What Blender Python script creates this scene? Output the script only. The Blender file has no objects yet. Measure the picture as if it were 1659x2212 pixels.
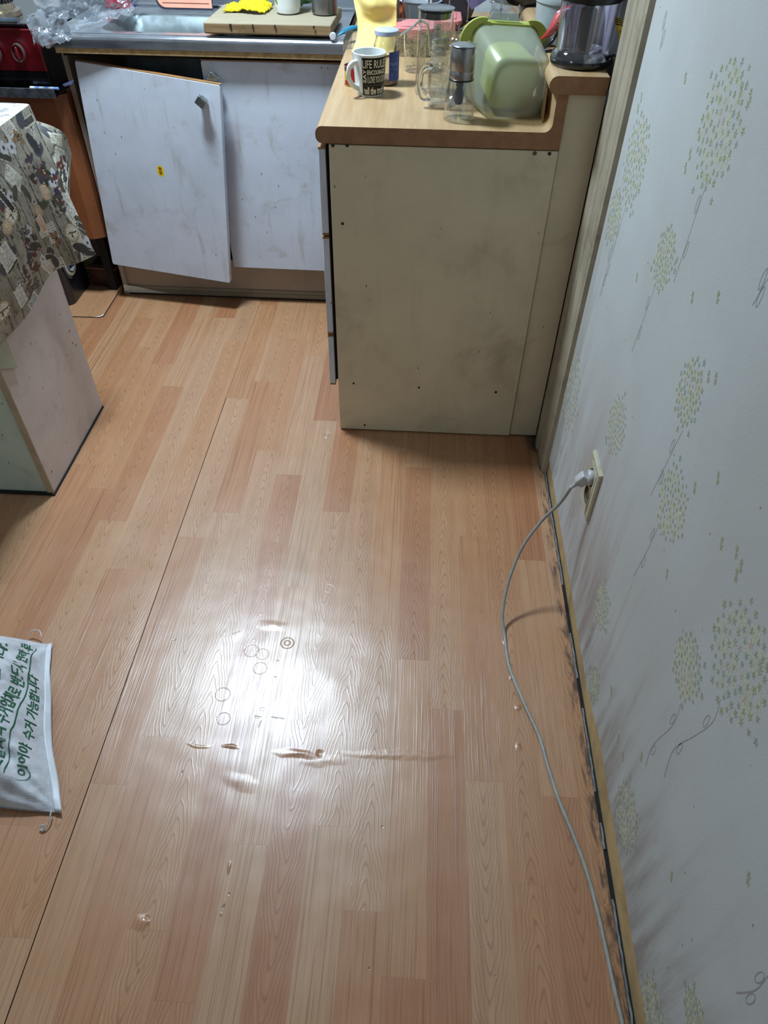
import bpy, bmesh, math, random
from mathutils import Vector, Matrix, noise
from math import sin, cos, pi, radians, sqrt
import numpy as np
random.seed(7)
S = bpy.context.scene
COL = S.collection

# ------------------------------------------------------------ camera, world, lights, exposure
FPX, CX, CY, CH = 1530.0, 829.5, 1106.0, 1.36
PITCH, YAW, ROLL = radians(45.2), radians(2.45), radians(0.9)
fw = Vector((-sin(YAW)*cos(PITCH), cos(YAW)*cos(PITCH), -sin(PITCH)))
rt = Vector((cos(YAW), sin(YAW), 0)); up = rt.cross(fw)
R1 = cos(ROLL)*rt + sin(ROLL)*up
U1 = -sin(ROLL)*rt + cos(ROLL)*up
cam = bpy.data.cameras.new('camera'); camo = bpy.data.objects.new('camera', cam); COL.objects.link(camo)
camo.matrix_world = Matrix(((R1.x, U1.x, -fw.x, 0), (R1.y, U1.y, -fw.y, 0), (R1.z, U1.z, -fw.z, CH), (0, 0, 0, 1)))
cam.sensor_fit = 'VERTICAL'; cam.sensor_height = 36.0; cam.lens = FPX/2212*36.0
cam.clip_start = 0.02; cam.clip_end = 50
S.camera = camo
w = bpy.data.worlds.new('world'); S.world = w; w.use_nodes = True
w.node_tree.nodes['Background'].inputs[0].default_value = (0.75, 0.85, 1.0, 1)
w.node_tree.nodes['Background'].inputs[1].default_value = 0.12
S.view_settings.view_transform = 'Standard'; S.view_settings.look = 'None'
S.view_settings.gamma = 1.0; S.view_settings.use_curve_mapping = False
S.view_settings.exposure = 0.0
def area_light(name, loc, sx, sy, power, color, rot=(0, 0, 0)):
    l = bpy.data.lights.new(name, 'AREA'); l.shape = 'RECTANGLE'; l.size = sx; l.size_y = sy
    l.energy = power; l.color = color
    o = bpy.data.objects.new(name, l); COL.objects.link(o); o.location = loc; o.rotation_euler = rot
    return o
area_light('ceiling_lamp_light', (-0.73, 2.01, 2.22), 0.24, 0.24, 60, (0.75, 0.90, 1.04))
area_light('ambient_fill_light', (-1.9, -0.6, 2.22), 0.5, 0.5, 6.5, (0.82, 0.93, 1.03))  # added fill light without a seen source, lifts the ambient level

# pixel (in the photograph's 1659x2212 frame) -> a point on a real plane of the room
def ray(px, py): return R1*((px-CX)/FPX) - U1*((py-CY)/FPX) + fw
CO = Vector((0, 0, CH))
def atX(px, py, X): d = ray(px, py); return CO + d*(X/d.x)
def atY(px, py, Y): d = ray(px, py); return CO + d*(Y/d.y)
def atZ(px, py, Z): d = ray(px, py); return CO + d*((Z-CH)/d.z)

# ------------------------------------------------------------ materials
def srgb(c):
    if max(c) > 1: c = [v/255 for v in c]
    return tuple((v/12.92 if v <= .04045 else ((v+.055)/1.055)**2.4) for v in c)
class NT:
    def __init__(s, name):
        s.m = bpy.data.materials.new(name); s.m.use_nodes = True; s.t = s.m.node_tree
        s.b = s.t.nodes['Principled BSDF']; s.out = s.t.nodes['Material Output']
    def n(s, typ, ins=None, **kw):
        nd = s.t.nodes.new(typ)
        for k, v in kw.items(): setattr(nd, k, v)
        for k, v in (ins or {}).items():
            if isinstance(v, bpy.types.NodeSocket): s.t.links.new(v, nd.inputs[k])
            else: nd.inputs[k].default_value = v
        return nd
    def lk(s, a, b): s.t.links.new(a, b)
    def math(s, op, a, b=0.0, c=None, clamp=False):
        ins = {0: a, 1: b}
        if c is not None: ins[2] = c
        return s.n('ShaderNodeMath', ins, operation=op, use_clamp=clamp).outputs[0]
    def mr(s, v, a, b, c=0.0, d=1.0, smooth=True):
        return s.n('ShaderNodeMapRange', {0: v, 1: a, 2: b, 3: c, 4: d}, interpolation_type='SMOOTHSTEP' if smooth else 'LINEAR').outputs[0]
    def mix(s, f, a, b, blend='MIX'):
        if isinstance(a, tuple): a = (*a[:3], 1)
        if isinstance(b, tuple): b = (*b[:3], 1)
        nd = s.n('ShaderNodeMix', data_type='RGBA', blend_type=blend)
        for i, v in ((0, f), (6, a), (7, b)):
            if isinstance(v, bpy.types.NodeSocket): s.lk(v, nd.inputs[i])
            else: nd.inputs[i].default_value = v
        return nd.outputs[2]
    def pos(s, obj=True):
        return s.n('ShaderNodeTexCoord').outputs['Object'] if obj else s.n('ShaderNodeNewGeometry').outputs['Position']
    def noise(s, vec, scale, detail=3, rough=.55, dist=0.0, sc=None):
        if sc: vec = s.n('ShaderNodeMapping', {0: vec, 3: sc}).outputs[0]
        return s.n('ShaderNodeTexNoise', {'Vector': vec, 'Scale': scale, 'Detail': detail, 'Roughness': rough, 'Distortion': dist}).outputs[0]
    def bump(s, h, dist=.001, strength=1.0, normal=None):
        ins = {'Height': h, 'Distance': dist, 'Strength': strength}
        if normal is not None: ins['Normal'] = normal
        return s.n('ShaderNodeBump', ins).outputs[0]
    def ell(s, vec, x, y, rx, ry, ang=0.0, z=None, soft=.5):
        mp = s.n('ShaderNodeMapping', {0: vec, 1: (x, y, 0) if z is None else z, 2: (0, 0, ang), 3: (rx, ry, 1)}, vector_type='TEXTURE').outputs[0]
        mp = s.n('ShaderNodeVectorMath', {0: mp, 1: (1, 1, 0)}, operation='MULTIPLY').outputs[0]
        ln = s.n('ShaderNodeVectorMath', {0: mp}, operation='LENGTH').outputs['Value']
        return s.mr(ln, 1.0, soft, 0, 1)
def pbr(name, col, rough=.5, metal=0.0, var=.08, vs=30.0, bump=0.0, bs=200.0, coat=0.0, dirt=0.0, dirtcol=(60, 50, 40), sub=0.0, spec=.5, specks=0.0):
    n = NT(name); p = n.pos()
    c = srgb(col)
    nz = n.noise(p, vs)
    colr = n.mix(n.mr(nz, .3, .7), tuple(v*(1-var) for v in c), tuple(min(1, v*(1+var)) for v in c))
    if dirt:
        dn = n.noise(p, 7.0, 6, .7)
        colr = n.mix(n.math('MULTIPLY', n.mr(dn, .5, .8), dirt), colr, srgb(dirtcol))
    if specks:
        vo = n.n('ShaderNodeTexVoronoi', {'Vector': p, 'Scale': 60.0, 'Randomness': 1.0})
        gate = n.math('GREATER_THAN', n.n('ShaderNodeSeparateColor', {0: vo.outputs['Color']}).outputs[0], 1-specks)
        colr = n.mix(n.math('MULTIPLY', n.mr(vo.outputs['Distance'], .12, .05), gate), colr, srgb((70, 55, 40)))
    n.lk(colr, n.b.inputs['Base Color'])
    n.b.inputs['Roughness'].default_value = rough; n.b.inputs['Metallic'].default_value = metal
    n.b.inputs['Specular IOR Level'].default_value = spec
    if coat: n.b.inputs['Coat Weight'].default_value = coat; n.b.inputs['Coat Roughness'].default_value = .08
    if bump: n.lk(n.bump(n.noise(p, bs, 2), bump), n.b.inputs['Normal'])
    return n.m
def clear(name, tint=(235, 240, 240), refl=.08, edge=.6, rough=.03, haze=0.0, hazecol=(200, 205, 205), wob=0.0):
    """thin clear glass or plastic: what lies behind shows through, the rims reflect"""
    n = NT(name); n.t.nodes.remove(n.b)
    nrm = n.bump(n.noise(n.pos(), 45.0, 2), wob) if wob else None
    lw = n.n('ShaderNodeLayerWeight', {'Blend': .35})
    g = n.n('ShaderNodeBsdfGlossy', {'Color': (1, 1, 1, 1), 'Roughness': rough})
    if nrm: n.lk(nrm, g.inputs['Normal']); n.lk(nrm, lw.inputs['Normal'])
    t1 = srgb(tint); t2 = tuple(v*.46 for v in t1)
    tc = n.mix(n.mr(lw.outputs['Facing'], .55, 1.0), t1, t2)
    t = n.n('ShaderNodeBsdfTransparent', {'Color': tc})
    f = n.mr(lw.outputs['Facing'], .2, 1.0, refl, edge)
    m1 = n.n('ShaderNodeMixShader', {0: f, 1: t.outputs[0], 2: g.outputs[0]})
    if haze:
        d = n.n('ShaderNodeBsdfDiffuse', {'Color': (*srgb(hazecol), 1)})
        tr = n.n('ShaderNodeBsdfTranslucent', {'Color': (*srgb(hazecol), 1)})
        a = n.n('ShaderNodeMixShader', {0: .4, 1: d.outputs[0], 2: tr.outputs[0]})
        m1 = n.n('ShaderNodeMixShader', {0: haze, 1: m1.outputs[0], 2: a.outputs[0]})
    n.lk(m1.outputs[0], n.out.inputs[0])
    return n.m

# ------------------------------------------------------------ geometry helpers
class MB:
    def __init__(s): s.v = []; s.f = []; s.smooth = False
    def add(s, v, f):
        k = len(s.v); s.v += [tuple(a) for a in v]; s.f += [tuple(i+k for i in a) for a in f]; return s
    def box(s, a, b):
        x0, y0, z0 = a; x1, y1, z1 = b
        return s.add([(x0,y0,z0),(x1,y0,z0),(x1,y1,z0),(x0,y1,z0),(x0,y0,z1),(x1,y0,z1),(x1,y1,z1),(x0,y1,z1)],
                     [(0,3,2,1),(4,5,6,7),(0,1,5,4),(1,2,6,5),(2,3,7,6),(3,0,4,7)])
    def lathe(s, prof, c=(0, 0, 0), seg=40, close=False):
        V = []; F = []; n = len(prof)
        for i in range(seg):
            a = 2*pi*i/seg
            for r, z in prof: V.append((c[0]+r*cos(a), c[1]+r*sin(a), c[2]+z))
        for i in range(seg):
            j = (i+1) % seg
            for k in range(n if close else n-1):
                k2 = (k+1) % n
                F.append((i*n+k, j*n+k, j*n+k2, i*n+k2))
        s.smooth = True
        return s.add(V, F)
    def tube(s, pts, r, seg=10, sub=6, closed=False, flat=1.0):
        P = [Vector(p) for p in pts]; Q = []; RR = []
        rr = r if isinstance(r, (list, tuple)) else [r]*len(P)
        for i in range(len(P)-1):
            p0 = P[max(i-1, 0)]; p1 = P[i]; p2 = P[i+1]; p3 = P[min(i+2, len(P)-1)]
            for k in range(sub):
                t = k/sub
                Q.append(.5*((2*p1)+(p2-p0)*t+(2*p0-5*p1+4*p2-p3)*t*t+(3*p1-p0-3*p2+p3)*t**3)); RR.append(rr[i]*(1-t)+rr[i+1]*t)
        Q.append(P[-1]); RR.append(rr[-1])
        V = []; F = []; prev = None
        for i, q in enumerate(Q):
            d = (Q[min(i+1, len(Q)-1)]-Q[max(i-1, 0)]).normalized()
            if prev is None:
                a = Vector((0, 0, 1)) if abs(d.z) < .9 else Vector((1, 0, 0)); nx = d.cross(a).normalized()
            else: nx = (prev-d*prev.dot(d)).normalized()
            prev = nx; ny = d.cross(nx)
            for k in range(seg):
                a = 2*pi*k/seg; V.append(q+nx*cos(a)*RR[i]+ny*sin(a)*RR[i]*flat)
        for i in range(len(Q)-1):
            for k in range(seg):
                k2 = (k+1) % seg; F.append((i*seg+k, i*seg+k2, (i+1)*seg+k2, (i+1)*seg+k))
        F.append(tuple(range(seg-1, -1, -1))); F.append(tuple((len(Q)-1)*seg+k for k in range(seg)))
        s.smooth = True
        return s.add(V, F)
    def prism(s, poly, axis, a, b):
        """poly: list of 2D points, extruded along axis from a to b"""
        n = len(poly)
        def mk(p, t): return {'x': (t, p[0], p[1]), 'y': (p[0], t, p[1]), 'z': (p[0], p[1], t)}[axis]
        V = [mk(p, a) for p in poly]+[mk(p, b) for p in poly]
        F = [tuple(range(n)), tuple(range(2*n-1, n-1, -1))]+[(i, i+n, (i+1) % n+n, (i+1) % n) for i in range(n)]
        return s.add(V, F)
    def grid(s, fn, nu, nv):
        V = [fn(i/nu, j/nv) for j in range(nv+1) for i in range(nu+1)]
        F = [(j*(nu+1)+i, j*(nu+1)+i+1, (j+1)*(nu+1)+i+1, (j+1)*(nu+1)+i) for j in range(nv) for i in range(nu)]
        s.smooth = True
        return s.add(V, F)
    def build(s, name, mat, parent=None, bevel=0.0, seg=2, thick=0.0, loc=None, norm=True, angle=40):
        me = bpy.data.meshes.new(name); me.from_pydata([tuple(v) for v in s.v], [], s.f)
        bm = bmesh.new(); bm.from_mesh(me)
        if norm: bmesh.ops.recalc_face_normals(bm, faces=bm.faces)
        bm.to_mesh(me); bm.free()
        if mat: me.materials.append(mat)
        o = bpy.data.objects.new(name, me); COL.objects.link(o)
        if bevel:
            b = o.modifiers.new('b', 'BEVEL'); b.width = bevel; b.segments = seg; b.limit_method = 'ANGLE'; b.angle_limit = radians(40)
        if thick:
            t = o.modifiers.new('t', 'SOLIDIFY'); t.thickness = thick; t.offset = 0
        if s.smooth or bevel:
            for p in me.polygons: p.use_smooth = True
            me.set_sharp_from_angle(angle=radians(angle))
        if parent:
            o.parent = parent
            o.matrix_parent_inverse = Matrix.Translation(-Vector(parent.location)) if parent.type == 'EMPTY' else Matrix()
        return o
def tag(o, label=None, cat=None, group=None, kind=None):
    if label: o['label'] = label
    if cat: o['category'] = cat
    if group: o['group'] = group
    if kind: o['kind'] = kind
    return o
def thing(name, label, cat, loc=(0, 0, 0), group=None):
    o = bpy.data.objects.new(name, None); COL.objects.link(o); o.location = loc; o.empty_display_size = .05
    return tag(o, label, cat, group)
def text_geo(s, bold=0.0):
    c = bpy.data.curves.new('t', 'FONT'); c.body = s; c.size = 1.0; c.resolution_u = 2; c.offset = bold
    o = bpy.data.objects.new('t', c); COL.objects.link(o)
    bpy.context.view_layer.update()
    me = bpy.data.meshes.new_from_object(o.evaluated_get(bpy.context.evaluated_depsgraph_get()))
    V = [v.co.copy() for v in me.vertices]; F = [tuple(p.vertices) for p in me.polygons]
    bpy.data.objects.remove(o); bpy.data.curves.remove(c); bpy.data.meshes.remove(me)
    if not V: return [], []
    x0 = min(v.x for v in V); x1 = max(v.x for v in V); y0 = min(v.y for v in V); y1 = max(v.y for v in V)
    return [((v.x-x0)/(x1-x0), (v.y-y0)/(y1-y0)) for v in V], F
def text_on(mb, s, fn, bold=0):
    """fn maps (u, v) in the unit box of the text to a 3D point"""
    V, F = text_geo(s)
    mb.add([fn(u, v) for u, v in V], F)
    return mb
def rrect(cx, cy, hx, hy, r, n=6):
    P = []
    for k, (sx, sy) in enumerate(((1, 1), (-1, 1), (-1, -1), (1, -1))):
        for i in range(n+1):
            a = (k+i/n)*pi/2
            P.append((cx+sx*(hx-r)+r*cos(a), cy+sy*(hy-r)+r*sin(a)))
    return P
def crumple(fn, nu, nv, amp, freq, seed=0):
    o = Vector((seed*3.1, seed*1.7, seed*.9))
    def g(u, v):
        p = Vector(fn(u, v)); q = p*freq+o
        d = Vector((noise.noise(q), noise.noise(q+Vector((9, 0, 0))), noise.noise(q+Vector((0, 9, 0)))))
        d += .6*Vector((abs(noise.noise(q*2.3)), abs(noise.noise(q*2.3+Vector((5, 0, 0)))), abs(noise.noise(q*2.3+Vector((0, 5, 0))))))
        return p+d*amp
    return MB().grid(g, nu, nv)
def bez(pts, t):
    """piecewise linear with catmull smoothing through list of Vectors, t in 0..1"""
    n = len(pts)-1; x = min(max(t, 0), 1)*n; i = min(int(x), n-1); t = x-i
    p0 = pts[max(i-1, 0)]; p1 = pts[i]; p2 = pts[i+1]; p3 = pts[min(i+2, n)]
    return .5*((2*p1)+(p2-p0)*t+(2*p0-5*p1+4*p2-p3)*t*t+(3*p1-p0-3*p2+p3)*t**3)

# ------------------------------------------------------------ FLOOR: printed boards on sheet flooring
PK = 0.0734; X0 = -0.5916; K = 0.9067
def floor_material():
    n = NT('cherry_plank_vinyl')
    at = lambda nm: n.n('ShaderNodeAttribute', attribute_type='OBJECT', attribute_name=nm).outputs['Fac']
    tone, cath, sd, xc, yc = at('tone'), at('cathedral'), at('seed'), at('xc'), at('yc')
    P = n.n('ShaderNodeNewGeometry').outputs['Position']
    sp = n.n('ShaderNodeSeparateXYZ', {0: P})
    x = n.math('SUBTRACT', sp.outputs[0], xc); y = n.math('SUBTRACT', sp.outputs[1], yc)
    v3 = lambda a, b, c=0.0: n.n('ShaderNodeCombineXYZ', {0: a, 1: b, 2: c}).outputs[0]
    loc = v3(x, y, sd)
    # straight grain
    w1 = n.noise(n.n('ShaderNodeMapping', {0: loc, 3: (6, 1.6, 1)}).outputs[0], 1.0, 2)
    xs = n.math('ADD', x, n.math('MULTIPLY', n.math('SUBTRACT', w1, .5), .022))
    g1 = n.noise(v3(n.math('MULTIPLY', xs, 330.0), n.math('MULTIPLY', y, 2.5), sd), 1.0, 3, .6)
    line1 = n.mr(g1, .50, .66)
    # cathedral arches
    xq = n.math('ADD', x, n.math('MULTIPLY', n.math('SUBTRACT', n.noise(v3(n.math('MULTIPLY', y, 9.0), sd), 1.0, 2), .5), .03))
    ax = n.math('SQRT', n.math('ADD', n.math('MULTIPLY', xq, xq), .00004))
    rad = n.math('ADD', n.math('MULTIPLY', ax, 165.0), n.math('MULTIPLY', y, n.math('SUBTRACT', n.math('MULTIPLY', cath, 19.0), 28.0)))
    rad = n.math('ADD', rad, n.math('MULTIPLY', n.noise(v3(n.math('MULTIPLY', x, 30.0), n.math('MULTIPLY', y, 8.0), sd), 1.0, 3), 1.7))
    pp = n.math('PINGPONG', rad, .5)
    line2 = n.math('MULTIPLY', n.mr(pp, .30, .5), n.mr(ax, .034, .026))
    iscath = n.math('GREATER_THAN', cath, .01)
    line = n.math('MAXIMUM', n.math('MULTIPLY', line1, n.math('SUBTRACT', 1.0, n.math('MULTIPLY', iscath, .45))), n.math('MULTIPLY', line2, iscath))
    fine = n.noise(v3(n.math('MULTIPLY', xs, 900.0), n.math('MULTIPLY', y, 18.0), sd), 1.0, 2)
    broad = n.noise(v3(n.math('MULTIPLY', xs, 45.0), n.math('MULTIPLY', y, 1.2), sd), 1.0, 2)
    ramp = n.n('ShaderNodeValToRGB', {0: tone})
    e = ramp.color_ramp.elements
    e[0].color = (*srgb((164, 108, 72)), 1); e[1].color = (*srgb((185, 151, 120)), 1)
    m = e.new(.5); m.color = (*srgb((182, 136, 96)), 1)
    c = n.mix(n.mr(broad, .3, .7, 0, .5), ramp.outputs[0], n.mix(1.0, ramp.outputs[0], (.84, .76, .68), 'MULTIPLY'))
    c = n.mix(n.math('MULTIPLY', line, .46), c, n.mix(1.0, c, srgb((178, 140, 116)), 'MULTIPLY'))
    c = n.mix(n.mr(fine, .4, .75, 0, .26), c, (.16, .08, .05))
    # dirt along the wall and at the feet of the units
    dn = n.noise(P, 60.0, 4, .7, sc=(1, .25, 1))
    edge = n.math('MULTIPLY', n.mr(n.math('ADD', sp.outputs[0], n.math('MULTIPLY', dn, .03)), .385, .402), n.mr(dn, .42, .62))
    c = n.mix(n.math('MULTIPLY', edge, .85), c, srgb((62, 48, 42)))
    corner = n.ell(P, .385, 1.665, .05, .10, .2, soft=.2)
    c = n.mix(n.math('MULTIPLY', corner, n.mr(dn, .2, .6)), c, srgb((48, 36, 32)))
    # sparse marks
    vo = n.n('ShaderNodeTexVoronoi', {'Vector': P, 'Scale': 26.0})
    gate = n.math('GREATER_THAN', n.n('ShaderNodeSeparateColor', {0: vo.outputs['Color']}).outputs[0], .90)
    c = n.mix(n.math('MULTIPLY', n.math('MULTIPLY', n.mr(vo.outputs['Distance'], .075, .045), gate), .6), c, srgb((96, 66, 52)))
    H = None
    def addh(a, b): return b if a is None else n.math('ADD', a, b)
    Pw = n.n('ShaderNodeVectorMath', {0: P, 1: n.n('ShaderNodeVectorMath', {0: n.n('ShaderNodeTexNoise', {'Vector': P, 'Scale': 22.0}).outputs['Color'], 1: (.5, .5, .5)}, operation='SUBTRACT').outputs[0]}).outputs[0]
    Pn = n.n('ShaderNodeVectorMath', {0: n.n('ShaderNodeTexNoise', {'Vector': P, 'Scale': 22.0}).outputs['Color'], 1: (.5, .5, .5)}, operation='SUBTRACT').outputs[0]
    Pn = n.n('ShaderNodeVectorMath', {0: Pn, 3: .022}, operation='SCALE').outputs[0]
    Pw = n.n('ShaderNodeVectorMath', {0: P, 1: Pn}).outputs[0]
    # wrinkles and dents in the sheet: (px, py, half length, half width, angle, height)
    for px, py, rx, ry, an, h in ((640, 1628, .055, .012, -.08, .8), (500, 1613, .022, .006, 0, .7), (870, 1632, .15, .013, .03, .5), (430, 1612, .03, .006, 0, .4),
                                  (690, 1628, .010, .012, 0, -.8), (1090, 1385, .006, .010, 0, 1.0), (1108, 1462, .006, .011, 0, 1.0), (1120, 1525, .010, .012, 0, 1.2), (1120, 1612, .007, .012, 0, .6),
                                  (306, 1995, .020, .014, .5, 1.2), (318, 1984, .007, .006, 0, -.8), (497, 1878, .005, .014, 0, .9), (480, 1975, .004, .003, 0, .6), (520, 1690, .05, .02, -.3, .35),
                                  (590, 1350, .045, .02, 0, .4), (700, 1645, .06, .014, .1, .3)):
        q = atZ(px, py, 0); H = addh(H, n.math('MULTIPLY', n.ell(Pw, q.x, q.y, rx, ry, an, soft=0.0), h))
    for px, py, r in ((621, 1389, .0145), (543, 1405, .016), (567, 1412, .014), (562, 1443, .015), (706, 940, .014), (480, 1500, .016), (482, 1553, .014), (710, 1272, .012)):
        q = atZ(px, py, 0)
        d = n.n('ShaderNodeVectorMath', {0: P, 1: (q.x, q.y, 0)}, operation='DISTANCE').outputs['Value']
        ring = n.mr(n.math('ABSOLUTE', n.math('SUBTRACT', d, r)), .0018, 0.0)
        k = 1.0 if px in (621, 706) else .35
        H = addh(H, n.math('MULTIPLY', ring, -.22*k))
        if px in (621, 706):
            ring = n.mr(n.math('ABSOLUTE', n.math('SUBTRACT', d, r*.45)), .0016, 0.0); H = addh(H, n.math('MULTIPLY', ring, -.25*k))
            c = n.mix(n.math('MULTIPLY', ring, .3), c, srgb((90, 70, 60)))
    for px, py, rx, ry, an, col in ((600, 1552, .022, .0018, -.06, 1), (556, 1550, .011, .0035, -.2, 1), (567, 1532, .009, .006, 0, .5), (510, 1365, .014, .0012, .45, 1), (562, 1565, .010, .0015, 1.2, .6), (595, 1462, .004, .002, 0, 1), (600, 1426, .004, .003, 0, .9), (826, 1786, .0035, .003, 0, .8),
                                    (495, 1931, .003, .003, 0, 1), (483, 1958, .003, .006, -.3, 1), (298, 2098, .002, .007, -.2, .8), (1055, 2040, .005, .001, 0, .8), (1070, 2108, .0015, .003, 0, .8), (797, 2092, .003, .003, .6, 1), (1263, 1680, .004, .035, .1, .9), (1285, 1800, .004, .04, .12, .9), (1195, 1240, .004, .05, .1, .6), (394, 1668, .0015, .006, 0, .8), (377, 1382, .005, .003, 0, .8), (1245, 1470, .004, .05, .1, .5)):
        q = atZ(px, py, 0); k = n.ell(Pw if rx > .009 else P, q.x, q.y, rx, ry, an, soft=.3)
        c = n.mix(n.math('MULTIPLY', k, .75*col), c, srgb((84, 62, 54)) if px not in (826, 1055, 1070) else srgb((70, 72, 84)))
        H = addh(H, n.math('MULTIPLY', k, -.12))
    n.lk(c, n.b.inputs['Base Color'])
    rn = n.noise(P, 9.0, 3, .6)
    n.lk(n.mr(rn, .3, .7, .34, .44), n.b.inputs['Roughness'])
    n.b.inputs['Coat Weight'].default_value = .75; n.b.inputs['Coat Roughness'].default_value = .27; n.b.inputs['Coat IOR'].default_value = 1.55
    n.b.inputs['Specular IOR Level'].default_value = .62
    b1 = n.bump(n.math('ADD', line, n.math('MULTIPLY', fine, .5)), .00011)
    b2 = n.bump(n.noise(P, 5.0, 2), .0035, normal=b1)
    b3 = n.bump(H, .0022, normal=b2)
    n.lk(b3, n.b.inputs['Normal']); n.lk(n.bump(n.math('ADD', line, n.math('MULTIPLY', fine, .5)), .00007, normal=n.bump(H, .0019, normal=n.bump(n.noise(P, 5.0, 2), .0035))), n.b.inputs['Coat Normal'])
    return n.m
M_floor = floor_material()
M_sub = pbr('dark_underfloor', (16, 13, 12), .9)
floor_o = tag(MB().box((-2.6, -1.6, -.10), (.42, 3.2, -.0035)).build('floor', M_sub), kind='structure')
JT = {0: [1.350, .626, 2.020], 1: [1.455, .740, 2.125], 2: [2.422, 1.745, 1.022, .356], 3: [2.310, 1.634, .965, .248], 4: [1.914, 1.187, .520, 2.60],
      5: [1.479, .800, 2.185, .1], 6: [1.288, .566, 1.96], 7: [1.079, .411, 1.77], 8: [1.694, .978, .306], 9: [1.562, .847, .16], 10: [1.405, .680, 2.07], 11: [.476, 1.18, 1.87],
      12: [1.324, .655, 2.0], 13: [1.80, 1.10, .45], -1: [2.388, 1.709, 1.0, .33], -2: [1.910, 1.22, .53, 2.56], -3: [2.075, 1.401, .70], -4: [2.213, 1.533, .86, .14],
      -5: [2.322, 1.639, .95, .27], -6: [2.537, 1.84, 1.15, .45], -7: [2.02, 1.33, .62], -8: [2.435, 1.75, 1.05, .35]}
# tones read off the photograph: (column, far joint) -> 0 dark .. 1 pale, and cathedral grain
TONE = {(0, 2.02): .75, (0, 1.35): .35, (0, 9): .25, (0, .626): .6, (1, 1.455): .8, (1, 2.125): .3, (1, 9): .6, (2, 1.745): .7, (2, 2.422): .45, (3, 1.634): .25, (3, 2.31): .75, (4, 1.914): .85, (4, 1.187): .6, (4, 2.6): .15, (4, .52): .75,
        (5, 1.479): .65, (5, 2.185): .2, (6, 1.288): .65, (6, 1.96): .65, (6, .566): .75, (7, 1.77): .45, (7, 1.079): .7, (7, .411): .35, (8, 1.694): .2, (8, 9): .45, (8, .978): .5, (8, .306): .2,
        (9, 1.562): .55, (9, 9): .15, (9, .847): .2, (10, 1.405): .35, (10, 2.07): .5, (10, .68): .7, (11, 1.87): .35, (11, 1.18): .45, (11, .476): .45, (12, 2.0): .1, (12, 1.324): .55, (12, .655): .25,
        (-1, 1.709): .55, (-1, 2.388): .5, (-2, 1.91): .75, (-2, 2.56): .75, (-3, 1.401): .65, (-3, 2.075): .3, (-4, 1.533): .2, (-4, 2.213): .45, (-5, 1.639): .3, (-5, 2.322): .45, (-6, 2.537): .3}
CATH = {(-3, 1.401): 1, (-2, 1.91): -1, (1, 1.455): 1, (3, 1.634): -1, (9, 1.562): -1, (10, 2.07): 1, (-1, 2.388): 1, (-1, 1.709): 1, (4, 1.187): 0, (11, 1.18): -1, (1, 9): 1, (10, .68): 1, (7, 1.77): 0, (-6, 2.537): 1, (6, .566): 0, (-5, 1.0): 1, (-2, 2.56): -1}
for k in range(-24, 14):
    js = sorted(JT.get(k, []))
    lo, hi = -1.5, 3.05
    if not js: js = [((k*.11) % .68)+.1]
    while js[0] > lo+.4: js.insert(0, js[0]-(.66+.06*((len(js)+k) % 2)))
    while js[-1] < hi-.5: js.append(js[-1]+(.66+.06*((len(js)+k) % 2)))
    js = [-1.6]+[j for j in js if j*K > -1.55]+[3.5]
    xa = X0+k*PK; xb = xa+PK
    if k == 13: xb = .3925
    for i in range(len(js)-1):
        y0, y1 = js[i]*K if i else -1.6, min(js[i+1]*K, 3.18)
        if y1-y0 < .02: continue
        far = round(js[i+1], 3); key = (k, far if far < 2.75 else 9)
        random.seed(int(k*97+i*13+500))
        tone = TONE.get(key, random.choice([.2, .35, .45, .55, .65, .75]))
        cat = CATH.get(key, random.choice([0, 0, 0, 1, -1]))
        gl = .0011 if k == 0 else .00003; gr = .0011 if k == -1 else .00003
        if k == -1 and False: pass
        z1 = 0.0
        if k == 0: xa2 = xa+(.0019 if y0 < 1.3 else .0009)
        else: xa2 = xa+.00003
        o = MB().box((xa2, y0+.00006, -.003), (xb-.00003, y1-.00006, z1)).build('plank', M_floor, floor_o)
        o['tone'] = tone; o['cathedral'] = {0: 0.0, 1: .25, -1: 2.9}[cat]; o['seed'] = random.random()*40
        o['xc'] = (xa+xb)/2+random.uniform(-.008, .008); o['yc'] = (y0+y1)/2+random.uniform(-.12, .12)

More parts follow.
